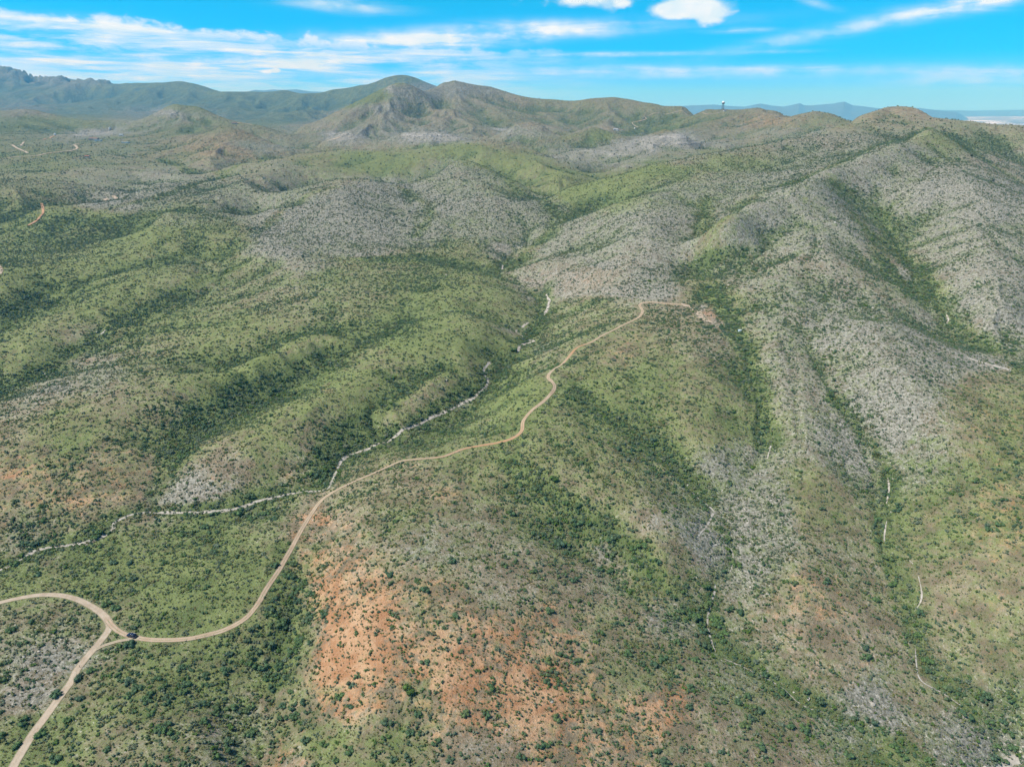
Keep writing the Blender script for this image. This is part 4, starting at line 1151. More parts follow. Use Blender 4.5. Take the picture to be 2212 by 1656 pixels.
M_MESQ = leaf_material('mesquite_leaves', [(0.062, 0.118, 0.062), (0.080, 0.142, 0.062), (0.092, 0.160, 0.052), (0.072, 0.122, 0.074), (0.112, 0.160, 0.058)])
M_BRIGHT = leaf_material('bright_leaves', [(0.085, 0.150, 0.030), (0.070, 0.125, 0.028)])
M_GREYG = leaf_material('greygreen_leaves', [(0.14, 0.18, 0.12), (0.11, 0.15, 0.09), (0.17, 0.19, 0.12)])
M_OLIVE = leaf_material('olive_leaves', [(0.13, 0.14, 0.05), (0.17, 0.18, 0.065), (0.105, 0.135, 0.05), (0.16, 0.14, 0.06)])
M_STRAW = leaf_material('grass_blades', [(0.17, 0.19, 0.075), (0.235, 0.22, 0.105), (0.13, 0.17, 0.06), (0.27, 0.24, 0.13)])
M_OAK = leaf_material('oak_leaves', [(0.040, 0.066, 0.034), (0.060, 0.090, 0.042), (0.075, 0.10, 0.05)])
M_WOOD, _, _ = principled('bark', (0.13, 0.10, 0.075), 0.9)
M_STONE = leaf_material('stone', [(0.30, 0.285, 0.25), (0.42, 0.40, 0.36), (0.22, 0.20, 0.18), (0.50, 0.47, 0.42)], 0.9)


def ico(sub):
    bm = bmesh.new()
    bmesh.ops.create_icosphere(bm, subdivisions=sub, radius=1.0)
    V = np.array([v.co[:] for v in bm.verts])
    F = np.array([[v.index for v in f.verts] for f in bm.faces])
    bm.free()
    return V, F


ICO1, ICO2 = ico(1), ico(2)


def crown_mesh(name, seed, leaves, leaf, core=True, flat=0.62, lumps=5, sub=1, spread=0.68):
    """a crown about 2 m across (radius 1) made of lumps of small leaf faces round a darker core"""
    r = np.random.default_rng(seed)
    cen = r.normal(0, spread, (lumps, 3)) * np.array([1, 1, 0.35]) * 0.75
    cen[:, :2] = np.clip(cen[:, :2], -0.68, 0.68)
    cen[:, 2] = np.abs(cen[:, 2]) * 0.5 + flat * 0.55
    rad = r.uniform(0.24, 0.54, lumps)
    V, F = [], []
    nv = 0
    if core:
        base = ICO1 if sub == 1 else ICO2
        for c, q in zip(cen, rad):
            v = base[0] * (q * 0.82) * (1 + r.uniform(-0.22, 0.22, (len(base[0]), 1))) * np.array([1, 1, 0.85]) + c
            v[:, 2] = np.maximum(v[:, 2], 0.03)
            V.append(v)
            for f in base[1]:
                F.append([nv + f[0], nv + f[1], nv + f[2]])
            nv += len(v)
    for i in range(leaves):
        k = r.integers(lumps)
        d = r.normal(0, 1, 3)
        d /= np.linalg.norm(d)
        if d[2] < -0.35:
            d[2] *= -1
        c = cen[k] + d * rad[k] * r.uniform(0.8, 1.22) * np.array([1, 1, 0.9])
        c[2] = max(c[2], 0.05)
        t = np.cross(d + r.normal(0, 0.5, 3), r.normal(0, 1, 3))
        t /= np.linalg.norm(t) + 1e-6
        b = np.cross(d + r.normal(0, 0.4, 3), t)
        b /= np.linalg.norm(b) + 1e-6
        s = leaf * r.uniform(0.6, 1.3)
        V.append(np.array([c - t * s, c + b * s * 0.7, c + t * s]))
        F.append([nv, nv + 1, nv + 2])
        nv += 3
    me = mesh_np(name, np.concatenate(V), np.array(F))
    return me


def tuft_mesh(name, seed, blades, h=1.0):
    r = np.random.default_rng(seed)
    V, F = [], []
    for i in range(blades):
        an = r.uniform(0, 2 * math.pi)
        ln = r.uniform(0.3, 1.0)
        tip = np.array([math.cos(an) * ln, math.sin(an) * ln, h * r.uniform(0.45, 1.0)])
        root = np.array([math.cos(an) * 0.25 * r.random(), math.sin(an) * 0.25 * r.random(), 0])
        sd_ = np.array([-math.sin(an), math.cos(an), 0]) * 0.20
        V += [root - sd_, root + sd_, tip]
        F.append([3 * i, 3 * i + 1, 3 * i + 2])
    return mesh_np(name, np.array(V), np.array(F))


def trunk_mesh(name, seed):
    """short forked stems with limbs, for a crown of radius 1"""
    r = np.random.default_rng(seed)
    bm = bmesh.new()
    for i in range(5):
        an = i * 1.26 + r.uniform(-.4, .4)
        p0 = Vector((0, 0, -0.25))
        p1 = Vector((math.cos(an) * 0.12, math.sin(an) * 0.12, 0.18))
        p2 = Vector((math.cos(an) * r.uniform(.3, .5), math.sin(an) * r.uniform(.3, .5), r.uniform(.4, .55)))
        for a, b, ra, rb in ((p0, p1, .055, .045), (p1, p2, .045, .02)):
            z = (b - a).normalized()
            x = z.orthogonal().normalized()
            y = z.cross(x)
            ring = []
            for c, q in ((a, ra), (b, rb)):
                ring.append([bm.verts.new(c + (x * math.cos(t) + y * math.sin(t)) * q) for t in (0, 1.2566, 2.5133, 3.7699, 5.0265)])
            for j in range(5):
                bm.faces.new((ring[0][j], ring[0][(j + 1) % 5], ring[1][(j + 1) % 5], ring[1][j]))
            bm.faces.new(ring[1])
    me = bpy.data.meshes.new(name)
    bm.to_mesh(me)
    bm.free()
    return me


def rock_mesh(name, seed):
    r = np.random.default_rng(seed)
    v = ICO1[0] * (1 + r.uniform(-0.3, 0.3, (len(ICO1[0]), 1))) * np.array([1, 0.8, 0.55])
    return mesh_np(name, v, ICO1[1])


def cand(rate, ya, yb, amax):
    """how many points give one per 1/rate square metres"""
    return int(rate * amax * (yb * yb - ya * ya))


def scatter(n, ya, yb, amax):
    """points spread evenly over the ground between two distances"""
    y = np.sqrt(rng.uniform(ya * ya, yb * yb, n))
    a = rng.uniform(-1, 1, n) * np.minimum(amax, half_w(np.log(y)) * 0.985)
    keep = rng.random(n) < np.minimum(amax, half_w(np.log(y)) * 0.985) / amax
    return (a * y)[keep], y[keep]


BUSY = []
for k, L in T_LINES.items():
    BUSY += [(p.x, p.y, TRACKS[k][1] * 0.5) for p in L]
for L, (_, wd, g) in zip(W_LINES, WASHES):
    BUSY += [(p.x, p.y, wd * 0.12) for p in L[::2]]
BUSY = np.array(BUSY)


def clear_of(x, y, r):
    ok = np.ones(len(x), bool)
    near = np.where(y < 1200)[0]
    for s in range(0, len(near), 4000):
        j = near[s:s + 4000]
        d = np.hypot(x[j, None] - BUSY[None, :, 0], y[j, None] - BUSY[None, :, 1]) - BUSY[None, :, 2]
        ok[j] = d.min(1) > r[j] * 0.8
    return ok


def in_sight(x, y, z, margin=60):
    u, v = project(x, y, z)
    return (u > -margin - 240) & (u < 2212 + margin + 240) & (v < 1656 + 400)


def thicket(x, y):
    return fbm(x, y, 38, 3, 700) * 0.9 + fbm(x, y, 11, 2, 710) * 0.5


GREYZ, REDZ, GREENZ, SCRUBZ = ZONE


def dens(x, y, base, dampw, patch, greyw=0.0):
    t = samp(SCRUBZ, x, y) * base + samp(DAMP, x, y) * dampw + thicket(x, y) * patch + samp(GREYZ, x, y) * greyw
    return np.clip(t, 0, 1.5)


# --- mesquites: the largest in the picture are things of their own, the rest one thicket
mx, my = scatter(cand(1 / 3.2, 150, 800, 1.25), 150, 800, 1.25)
mx2, my2 = scatter(cand(1 / 8.0, 800, 1650, 0.95), 800, 1650, 0.95)
mx, my = np.concatenate([mx, mx2]), np.concatenate([my, my2])
mz = height(mx, my)
pr = np.maximum(dens(mx, my, 0.66, 0.65, 0.5) - 0.12, 0.10)
ok = (rng.random(len(mx)) < np.clip(pr, 0.015, 1) * 0.62) & in_sight(mx, my, mz)
mx, my, mz = mx[ok], my[ok], mz[ok]
msz = np.clip(rng.lognormal(0.08, 0.36, len(mx)), 0.55, 2.4) * np.clip(0.8 + 0.25 * samp(SCRUBZ, mx, my) + 0.2 * samp(DAMP, mx, my), 0.75, 1.15)           # crown radius in metres
ok = clear_of(mx, my, msz)
mx, my, mz, msz = mx[ok], my[ok], mz[ok], msz[ok]

# bushes that stand out in the photograph and can be pointed at
NOTABLE = [((173, 1466), 2.5, 'dark', 'dark green round bush standing alone on the right edge of the dirt road'),
           ((280, 1396), 2.5, 'dark', 'dark mesquite just below the parked vehicle beside the track'),
           ((263, 1397), 2.1, 'dark', 'mesquite left of the one below the parked vehicle, near the short cut track'),
           ((122, 1502), 2.4, 'dark', 'broad grey green mesquite on the left edge of the dirt road'),
           ((52, 1450), 1.5, 'dark', 'small dark bush alone on the bare pale ground left of the road'),
           ((495, 1572), 1.8, 'bright', 'bright yellow green bush among the dark mesquites in the lower left'),
           ((888, 1492), 2.9, 'bright', 'large bright green bush below the bare orange ground'),
           ((1188, 1322), 2.2, 'dark', 'round dark bush beside a bare circle of ground on the middle slope'),
           ((1200, 1036), 3.2, 'bright', 'largest bright green bush on the shady draw right of the track bend'),
           ((2040, 1344), 1.2, 'dark', 'tiny very dark round bush on open ground near the right edge'),
           ((2255 - 60, 1000), 2.0, 'dark', 'dark bush on the green slope at the right edge'),
           ((1012, 963), 1.4, 'dark', 'small dark bush growing in the middle of the track at its bend'),
           ((868, 1000), 1.5, 'dark', 'small dark bush on the lower edge of the orange stretch of track'),
           ((567, 1096), 2.9, 'dark', 'dark green tree clump just below the pale wash in the left middle'),
           ((515, 1109), 3.2, 'dark', 'dense dark tree clump where the pale wash fades out left of the track'),
           ((985, 850), 3.4, 'dark', 'large dark tree in the rocky cut beside the wash'),
           ((1107, 757), 3.0, 'dark', 'dark tree where the wash bends below the green slope'),
           ((268, 1164), 0.0, '', '')][:-1]
AREAS = [((60, 1250), 'scattered over the grass below the pale wash at the left edge'), ((200, 1230), 'on the grassy flat between wash and curving road'),
         ((330, 1170), 'on the green flat just below the bend of the pale wash'), ((350, 1300), 'inside the big curve of the track above the parked vehicle'),
         ((480, 1180), 'in the thick stand left of the straight track'), ((500, 1300), 'on the flat close to the left side of the straight track'),
         ((90, 1370), 'inside the loop of the dirt road at the left edge'), ((40, 1450), 'on pale bare ground left of the lower dirt road'), ((50, 1570), 'left of the lower dirt road near the bottom corner'),
         ((250, 1450), 'on the grass between the lower dirt road and the fence'), ((380, 1430), 'just below the fence and the curved track'), ((550, 1400), 'in the green draw left of the orange ground'),
         ((250, 1560), 'in the dense scrub right of the lower dirt road'), ((420, 1560), 'in the dense scrub at lower left, far from any track'), ((540, 1600), 'where the lower left scrub meets the orange ground'),
         ((640, 1240), 'along the right side of the straight track'), ((750, 1400), 'on the bare orange ground'), ((720, 1600), 'on the green slope below the orange ground'), ((900, 1560), 'at the bottom middle on mixed green and orange soil'),
         ((1100, 1450), 'on the orange middle slope'), ((1150, 1600), 'at the bottom edge right of the middle'), ((950, 1250), 'on the pale middle slope below the track'), ((1250, 1250), 'in the long green draw right of the middle'),
         ((1400, 1450), 'on orange and green ground left of the gully'), ((1450, 1620), 'at the bottom edge left of the pale gully'), ((1550, 1300), 'beside the thin pale gully right of the middle'),
         ((1750, 1400), 'on the spur between the two thin gullies'), ((1750, 1600), 'below the pale gully near the bottom right'), ((2000, 1500), 'in the green gully near the bottom right corner'),
         ((2100, 1350), 'on the open slope near the right edge'), ((1950, 1250), 'beside the thin gully nearest the right edge'), ((1700, 1150), 'on the upper part of the right hand spur'), ((1400, 1150), 'in the dark draw above the right hand gully')]

npos = [hit(*q[0]) for q in NOTABLE]
if len(npos):
    ok = np.ones(len(mx), bool)
    for h, q in zip(npos, NOTABLE):
        ok &= np.hypot(mx - h.x, my - h.y) > q[1] + msz * 0.7 + 0.5
    mx, my, mz, msz = mx[ok], my[ok], mz[ok], msz[ok]
MU, MV = project(mx, my, mz)
inside = (MU > -10) & (MU < 2222) & (MV > 900) & (MV < 1665)
zc = my * math.cos(PITCH) + (CAM_H - mz) * math.sin(PITCH)
show = np.where(inside, msz / zc, 0)
order = np.argsort(-show)
N_THINGS = 282
TH = order[:N_THINGS]
REST = order[N_THINGS:]

CROWNS = [crown_mesh('crown', 100 + i, 330, 0.13, True, 0.62, 6 + i % 3, 2) for i in range(6)]
TRUNKS = [trunk_mesh('trunk', 200 + i) for i in range(3)]
for me in CROWNS:
    me.materials.append(M_MESQ)
for me in TRUNKS:
    me.materials.append(M_WOOD)
BR_CROWN = crown_mesh('crown', 150, 340, 0.13, True, 0.68, 7, 2)
BR_CROWN.materials.append(M_BRIGHT)


def shrub(x, y, z, r_, label, group, bright=False):
    e = bpy.data.objects.new('mesquite_shrub', None)
    C.objects.link(e)
    e.location = (x, y, z - 0.08)
    e.rotation_euler = (0, 0, rnd.uniform(0, 6.283))
    e.scale = (r_, r_ * rnd.uniform(0.85, 1.1), r_ * rnd.uniform(0.8, 1.05))
    prop(e, label, 'shrub', group)
    link('trunk', rnd.choice(TRUNKS), parent=e)
    link('crown', BR_CROWN if bright else rnd.choice(CROWNS), parent=e)
    return e


for h, q in zip(npos, NOTABLE):
    shrub(h.x, h.y, h.z, q[1], q[3], None, q[2] == 'bright')
member = {}
for i in TH:
    j = min(range(len(AREAS)), key=lambda k: (AREAS[k][0][0] - MU[i]) ** 2 + ((AREAS[k][0][1] - MV[i]) * 1.3) ** 2)
    member.setdefault(j, []).append(i)
for j, ids in member.items():
    t = AREAS[j][1]
    lab = {}
    left = list(ids)
    for word, key in (('largest', lambda i: show[i]), ('lowest', lambda i: MV[i]), ('topmost', lambda i: -MV[i]), ('leftmost', lambda i: -MU[i]), ('rightmost', lambda i: MU[i])):
        if left:
            k = max(left, key=key)
            if word == 'largest' or k == max(ids, key=key):
                lab[k] = word + ' mesquite ' + t
                left.remove(k)
    for i in ids:
        shrub(mx[i], my[i], mz[i], msz[i], lab.get(i, 'green mesquite ' + t), 'mesquites ' + t)

# --- plants too many to count, instanced on points
PROTO = []


def proto_collection(name, meshes):
    col = bpy.data.collections.new(name)
    for i, me in enumerate(meshes):
        o = bpy.data.objects.new('%s_%s' % (name, 'abcdefghijklmnop'[i]), me)
        col.objects.link(o)
    PROTO.append(col)
    return col


def mass(name, label, cat, col, x, y, z, sx, sz, kind_idx, tilt=0.0):
    n = len(x)
    me = bpy.data.meshes.new(name)
    me.vertices.add(n)
    me.vertices.foreach_set('co', np.stack([x, y, z], -1).astype(np.float32).ravel())
    a = me.attributes.new('size', 'FLOAT_VECTOR', 'POINT')
    a.data.foreach_set('vector', np.stack([sx, sx * rng.uniform(0.8, 1.15, n), sz], -1).astype(np.float32).ravel())
    a = me.attributes.new('turn', 'FLOAT_VECTOR', 'POINT')
    a.data.foreach_set('vector', np.stack([rng.normal(0, 1, n) * tilt, rng.normal(0, 1, n) * tilt, rng.uniform(0, 6.283, n)], -1).astype(np.float32).ravel())
    a = me.attributes.new('sort', 'INT', 'POINT')
    a.data.foreach_set('value', np.asarray(kind_idx, dtype=np.int32))
    me.update()
    o = bpy.data.objects.new(name, me)
    C.objects.link(o)
    prop(o, label, cat, None, 'stuff')
    g = bpy.data.node_groups.new(name, 'GeometryNodeTree')
    g.interface.new_socket('Geometry', in_out='INPUT', socket_type='NodeSocketGeometry')
    g.interface.new_socket('Geometry', in_out='OUTPUT', socket_type='NodeSocketGeometry')
    N_ = g.nodes
    gi, go = N_.new('NodeGroupInput'), N_.new('NodeGroupOutput')
    ci = N_.new('GeometryNodeCollectionInfo')
    ci.inputs['Collection'].default_value = col
    ci.inputs['Separate Children'].default_value = True
    ci.inputs['Reset Children'].default_value = True
    ip = N_.new('GeometryNodeInstanceOnPoints')
    ip.inputs['Pick Instance'].default_value = True

    def named(nm, t):
        q = N_.new('GeometryNodeInputNamedAttribute')
        q.data_type = t
        q.inputs['Name'].default_value = nm
        return [s for s in q.outputs if s.enabled and s.name == 'Attribute'][0]
    L_ = g.links
    mp = N_.new('GeometryNodeMeshToPoints')
    L_.new(gi.outputs[0], mp.inputs['Mesh'])
    L_.new(mp.outputs[0], ip.inputs['Points'])
    L_.new(ci.outputs[0], ip.inputs['Instance'])
    L_.new(named('sort', 'INT'), ip.inputs['Instance Index'])
    L_.new(named('turn', 'FLOAT_VECTOR'), ip.inputs['Rotation'])
    L_.new(named('size', 'FLOAT_VECTOR'), ip.inputs['Scale'])
    L_.new(ip.outputs[0], go.inputs[0])
    md = o.modifiers.new('plants', 'NODES')
    md.node_group = g
    return o


def with_mat(me, m):
    me.materials.append(m)
    return me


col_mesq = proto_collection('mesquite', [with_mat(crown_mesh('crown', 300 + i, 120, 0.17, True, 0.6, 5), M_MESQ) for i in range(5)] + [with_mat(crown_mesh('crown', 320, 120, 0.17, True, 0.62, 5), M_BRIGHT), with_mat(crown_mesh('crown', 321, 110, 0.17, True, 0.55, 6), M_GREYG), with_mat(crown_mesh('crown', 322, 110, 0.17, False, 0.6, 7), M_OLIVE)])
i = REST
kidx = rng.integers(0, 5, len(i))
q_ = rng.random(len(i))
kidx[q_ < 0.08] = 5
kidx[(q_ > 0.08) & (q_ < 0.24)] = 6
kidx[(q_ > 0.24) & (q_ < 0.34)] = 7
mass('mesquite_scrub', 'dense green mesquite scrub covering the hollows and flats', 'scrub', col_mesq, mx[i], my[i], mz[i] - 0.1, msz[i], msz[i] * rng.uniform(0.75, 1.05, len(i)), kidx)

# smaller shrubs of mixed kinds
x, y = scatter(cand(1 / 2.3, 150, 560, 1.25), 150, 560, 1.25)
x2, y2 = scatter(cand(1 / 5.0, 560, 1500, 1.0), 560, 1500, 1.0)
x, y = np.concatenate([x, x2]), np.concatenate([y, y2])
z = height(x, y)
pr = np.maximum(dens(x, y, 0.32, 0.25, 0.3, 0.2) + 0.34, 0.42) 
ok = (rng.random(len(x)) < pr * 0.62) & in_sight(x, y, z)
x, y, z = x[ok], y[ok], z[ok]
sz = np.clip(rng.lognormal(-0.27, 0.34, len(x)), 0.35, 1.4) * np.where(y > 560, 1.3, 1.0)
ok = clear_of(x, y, sz)
x, y, z, sz = x[ok], y[ok], z[ok], sz[ok]
gz, rz, vz = samp(GREYZ, x, y), samp(REDZ, x, y), samp(GREENZ, x, y)
q = rng.random(len(x))
kk = np.where(q < 0.34, 0, np.where(q < 0.62, 1, np.where(q < 0.84, 2, 3)))
kk = np.where((gz > 0.5) & (rng.random(len(x)) < 0.5), 1, kk)
col_small = proto_collection('small_shrub', [with_mat(crown_mesh('crown', 400, 46, 0.24, True, 0.6, 3), M_MESQ), with_mat(crown_mesh('crown', 401, 46, 0.24, True, 0.55, 3), M_GREYG),
                                              with_mat(crown_mesh('crown', 402, 46, 0.24, True, 0.6, 3), M_OLIVE), with_mat(crown_mesh('crown', 403, 40, 0.24, True, 0.5, 3), M_BRIGHT)])
mass('desert_scrub', 'low mixed desert shrubs scattered over every slope', 'scrub', col_small, x, y, z - 0.05, sz, sz * rng.uniform(0.7, 1.1, len(x)), kk)

# bunch grass, near ground only
x, y = scatter(cand(1 / 1.6, 150, 470, 1.25), 150, 470, 1.25)
z = height(x, y)
pr = np.clip(0.35 + 0.4 * samp(GREENZ, x, y) + 0.4 * fbm(x, y, 14, 3, 800), 0.25, 1) * np.clip(1.6 - y / 330, 0.15, 1)
ok = (rng.random(len(x)) < pr) & in_sight(x, y, z)
x, y, z = x[ok], y[ok], z[ok]
sz = rng.uniform(0.28, 0.62, len(x))
ok = clear_of(x, y, sz)
x, y, z, sz = x[ok], y[ok], z[ok], sz[ok]
col_grass = proto_collection('bunch_grass', [with_mat(tuft_mesh('tuft', 500 + i, 22, 0.9), M_STRAW) for i in range(3)] + [with_mat(tuft_mesh('tuft', 510, 16, 1.3), M_OLIVE)])
mass('grass_tufts', 'bunch grass growing between the shrubs', 'grass', col_grass, x, y, z - 0.03, sz, sz, rng.integers(0, 4, len(x)))

# dark oaks and junipers dotted over the far hills
x, y = scatter(cand(1 / 26.0, 900, 2300, 0.86), 900, 2300, 0.86)
x2, y2 = scatter(cand(1 / 55.0, 2300, 4300, 0.80), 2300, 4300, 0.80)
x, y = np.concatenate([x, x2]), np.concatenate([y, y2])
z = height(x, y)
T_ = samp(SCRUBZ, x, y) * 0.5 + samp(DAMP, x, y) * 0.75 + fbm(x, y, 160, 3, 900) * 0.45 + 0.05
ok = (rng.random(len(x)) < np.clip(T_, 0.16, 1) * 0.8 * np.clip((y - 850) / 700, 0.15, 1)) & in_sight(x, y, z)
x, y, z = x[ok], y[ok], z[ok]
sz = np.clip(rng.lognormal(0.62, 0.35, len(x)), 0.9, 4.2)
kk = np.where(rng.random(len(x)) < 0.62, 0, np.where(rng.random(len(x)) < 0.5, 1, 2))
col_far = proto_collection('hill_shrub', [with_mat(crown_mesh('crown', 600, 14, 0.3, True, 0.7, 2, 1, 0.3), M_OAK), with_mat(crown_mesh('crown', 601, 14, 0.3, True, 0.6, 2, 1, 0.35), M_MESQ),
                                           with_mat(crown_mesh('crown', 602, 14, 0.3, True, 0.6, 2, 1, 0.35), M_OLIVE)])
mass('oak_scrub', 'dark oaks and junipers dotted over the far hills', 'scrub', col_far, x, y, z - 0.2, sz, sz * rng.uniform(0.8, 1.1, len(x)), kk)

# pale loose stones
x, y = scatter(cand(1 / 9.0, 160, 1100, 1.15), 160, 1100, 1.15)
z = height(x, y)
g_ = samp(GREYZ, x, y)
dw = samp(np.minimum(D_WASH, 50), x, y)
pr = np.clip((g_ - 0.45) * 0.55 + fbm(x, y, 22, 3, 950) * 0.35, 0.004, 1) + np.clip(1 - dw / 6, 0, 1) * 0.35
ok = (rng.random(len(x)) < pr * 0.6) & in_sight(x, y, z)
x, y, z = x[ok], y[ok], z[ok]
sz = np.clip(rng.lognormal(-1.0, 0.45, len(x)), 0.16, 1.4) * np.where(y > 600, 1.4, 1)
ok = clear_of(x, y, sz)
x, y, z, sz = x[ok], y[ok], z[ok], sz[ok]
col_rock = proto_collection('loose_stone', [with_mat(rock_mesh('stone', 700 + i), M_STONE) for i in range(4)])
mass('loose_stones', 'pale loose stones on the grey slopes and along the washes', 'stones', col_rock, x, y, z, sz, sz * 0.8, rng.integers(0, 4, len(x)), 0.3)
print('COUNTS', len(REST), len(x))


# ------------------------------------------------------------------ built things
def bm_obj(name, bm, mat, parent=None, smooth=False):
    me = bpy.data.meshes.new(name)
    bmesh.ops.recalc_face_normals(bm, faces=bm.faces)
    bm.to_mesh(me)
    bm.free()
    if smooth:
        me.shade_smooth()
    return link(name, me, mat, parent)


def box_into(bm, c, s, bevel=0.0):
    r = bmesh.ops.create_cube(bm, size=1.0)
    for v in r['verts']:
        v.co = Vector((v.co.x * s[0] + c[0], v.co.y * s[1] + c[1], v.co.z * s[2] + c[2]))
    if bevel:
        es = list({e for v in r['verts'] for e in v.link_edges})
        bmesh.ops.bevel(bm, geom=es, offset=bevel, segments=2, affect='EDGES', profile=0.5)


def rod_into(bm, a, b, r0, r1=None, seg=8):
    a, b = Vector(a), Vector(b)
    r1 = r0 if r1 is None else r1
    z = (b - a).normalized()
    x = z.orthogonal().normalized()
    y = z.cross(x)
    rings = [[bm.verts.new(c + (x * math.cos(6.28318 * i / seg) + y * math.sin(6.28318 * i / seg)) * q) for i in range(seg)] for c, q in ((a, r0), (b, r1))]
    for i in range(seg):
        bm.faces.new((rings[0][i], rings[0][(i + 1) % seg], rings[1][(i + 1) % seg], rings[1][i]))
    bm.faces.new(rings[0])
    bm.faces.new(rings[1])


def lathe_into(bm, prof, seg=20, c=(0, 0, 0)):
    rings = []
    for (r_, z) in prof:
        rings.append([bm.verts.new((c[0] + r_ * math.cos(6.28318 * i / seg), c[1] + r_ * math.sin(6.28318 * i / seg), c[2] + z)) for i in range(seg)])
    for a, b in zip(rings, rings[1:]):
        for i in range(seg):
            bm.faces.new((a[i], a[(i + 1) % seg], b[(i + 1) % seg], b[i]))
    bm.faces.new(rings[0])
    bm.faces.new(rings[-1])


def empty(name, loc, rz, label, cat, group=None):
    e = bpy.data.objects.new(name, None)
    C.objects.link(e)
    e.location = loc
    e.rotation_euler = (0, 0, rz)
    return prop(e, label, cat, group)


M_NAVY, _, b_ = principled('navy_paint', (0.012, 0.020, 0.055), 0.28, 0.3)
b_.inputs['Coat Weight'].default_value = 0.6
M_GLASS, _, _ = principled('dark_glass', (0.015, 0.02, 0.025), 0.08)
M_TYRE, _, _ = principled('tyre_rubber', (0.02, 0.02, 0.02), 0.85)
M_ALLOY, _, _ = principled('alloy', (0.45, 0.46, 0.48), 0.35, 0.9)
M_LAMP, _, _ = principled('lamp_lens', (0.75, 0.77, 0.8), 0.15)
M_TAIL, _, _ = principled('tail_lens', (0.35, 0.015, 0.015), 0.25)
M_BLACK, _, _ = principled('black_trim', (0.015, 0.015, 0.017), 0.6)
M_POST, _, _ = principled('weathered_post', (0.07, 0.055, 0.04), 0.9)
M_WIRE, _, _ = principled('fence_wire', (0.3, 0.29, 0.28), 0.5, 0.8)
M_WHITE, _, _ = principled('white_paint', (0.80, 0.80, 0.78), 0.5)
M_STEEL, _, _ = principled('galvanised_steel', (0.34, 0.36, 0.38), 0.5, 0.6)
M_DARKSTEEL_SHADE, _, _ = principled('dark_steel_and_shade', (0.10, 0.075, 0.065), 0.7, 0.2)  # tower steel, and the painted shade under the radar ball
M_TANK, _, _ = principled('pale_blue_tank', (0.55, 0.66, 0.70), 0.45)
M_STUCCO, _, _ = principled('stucco', (0.52, 0.46, 0.38), 0.9)
M_CREAM, _, _ = principled('cream_wall', (0.66, 0.63, 0.57), 0.9)
M_ROOFB, _, _ = principled('brown_roof', (0.19, 0.115, 0.085), 0.85)
M_ROOFG, _, _ = principled('grey_roof', (0.40, 0.42, 0.45), 0.7)
M_ROOFR, _, _ = principled('rust_roof', (0.30, 0.12, 0.07), 0.85)


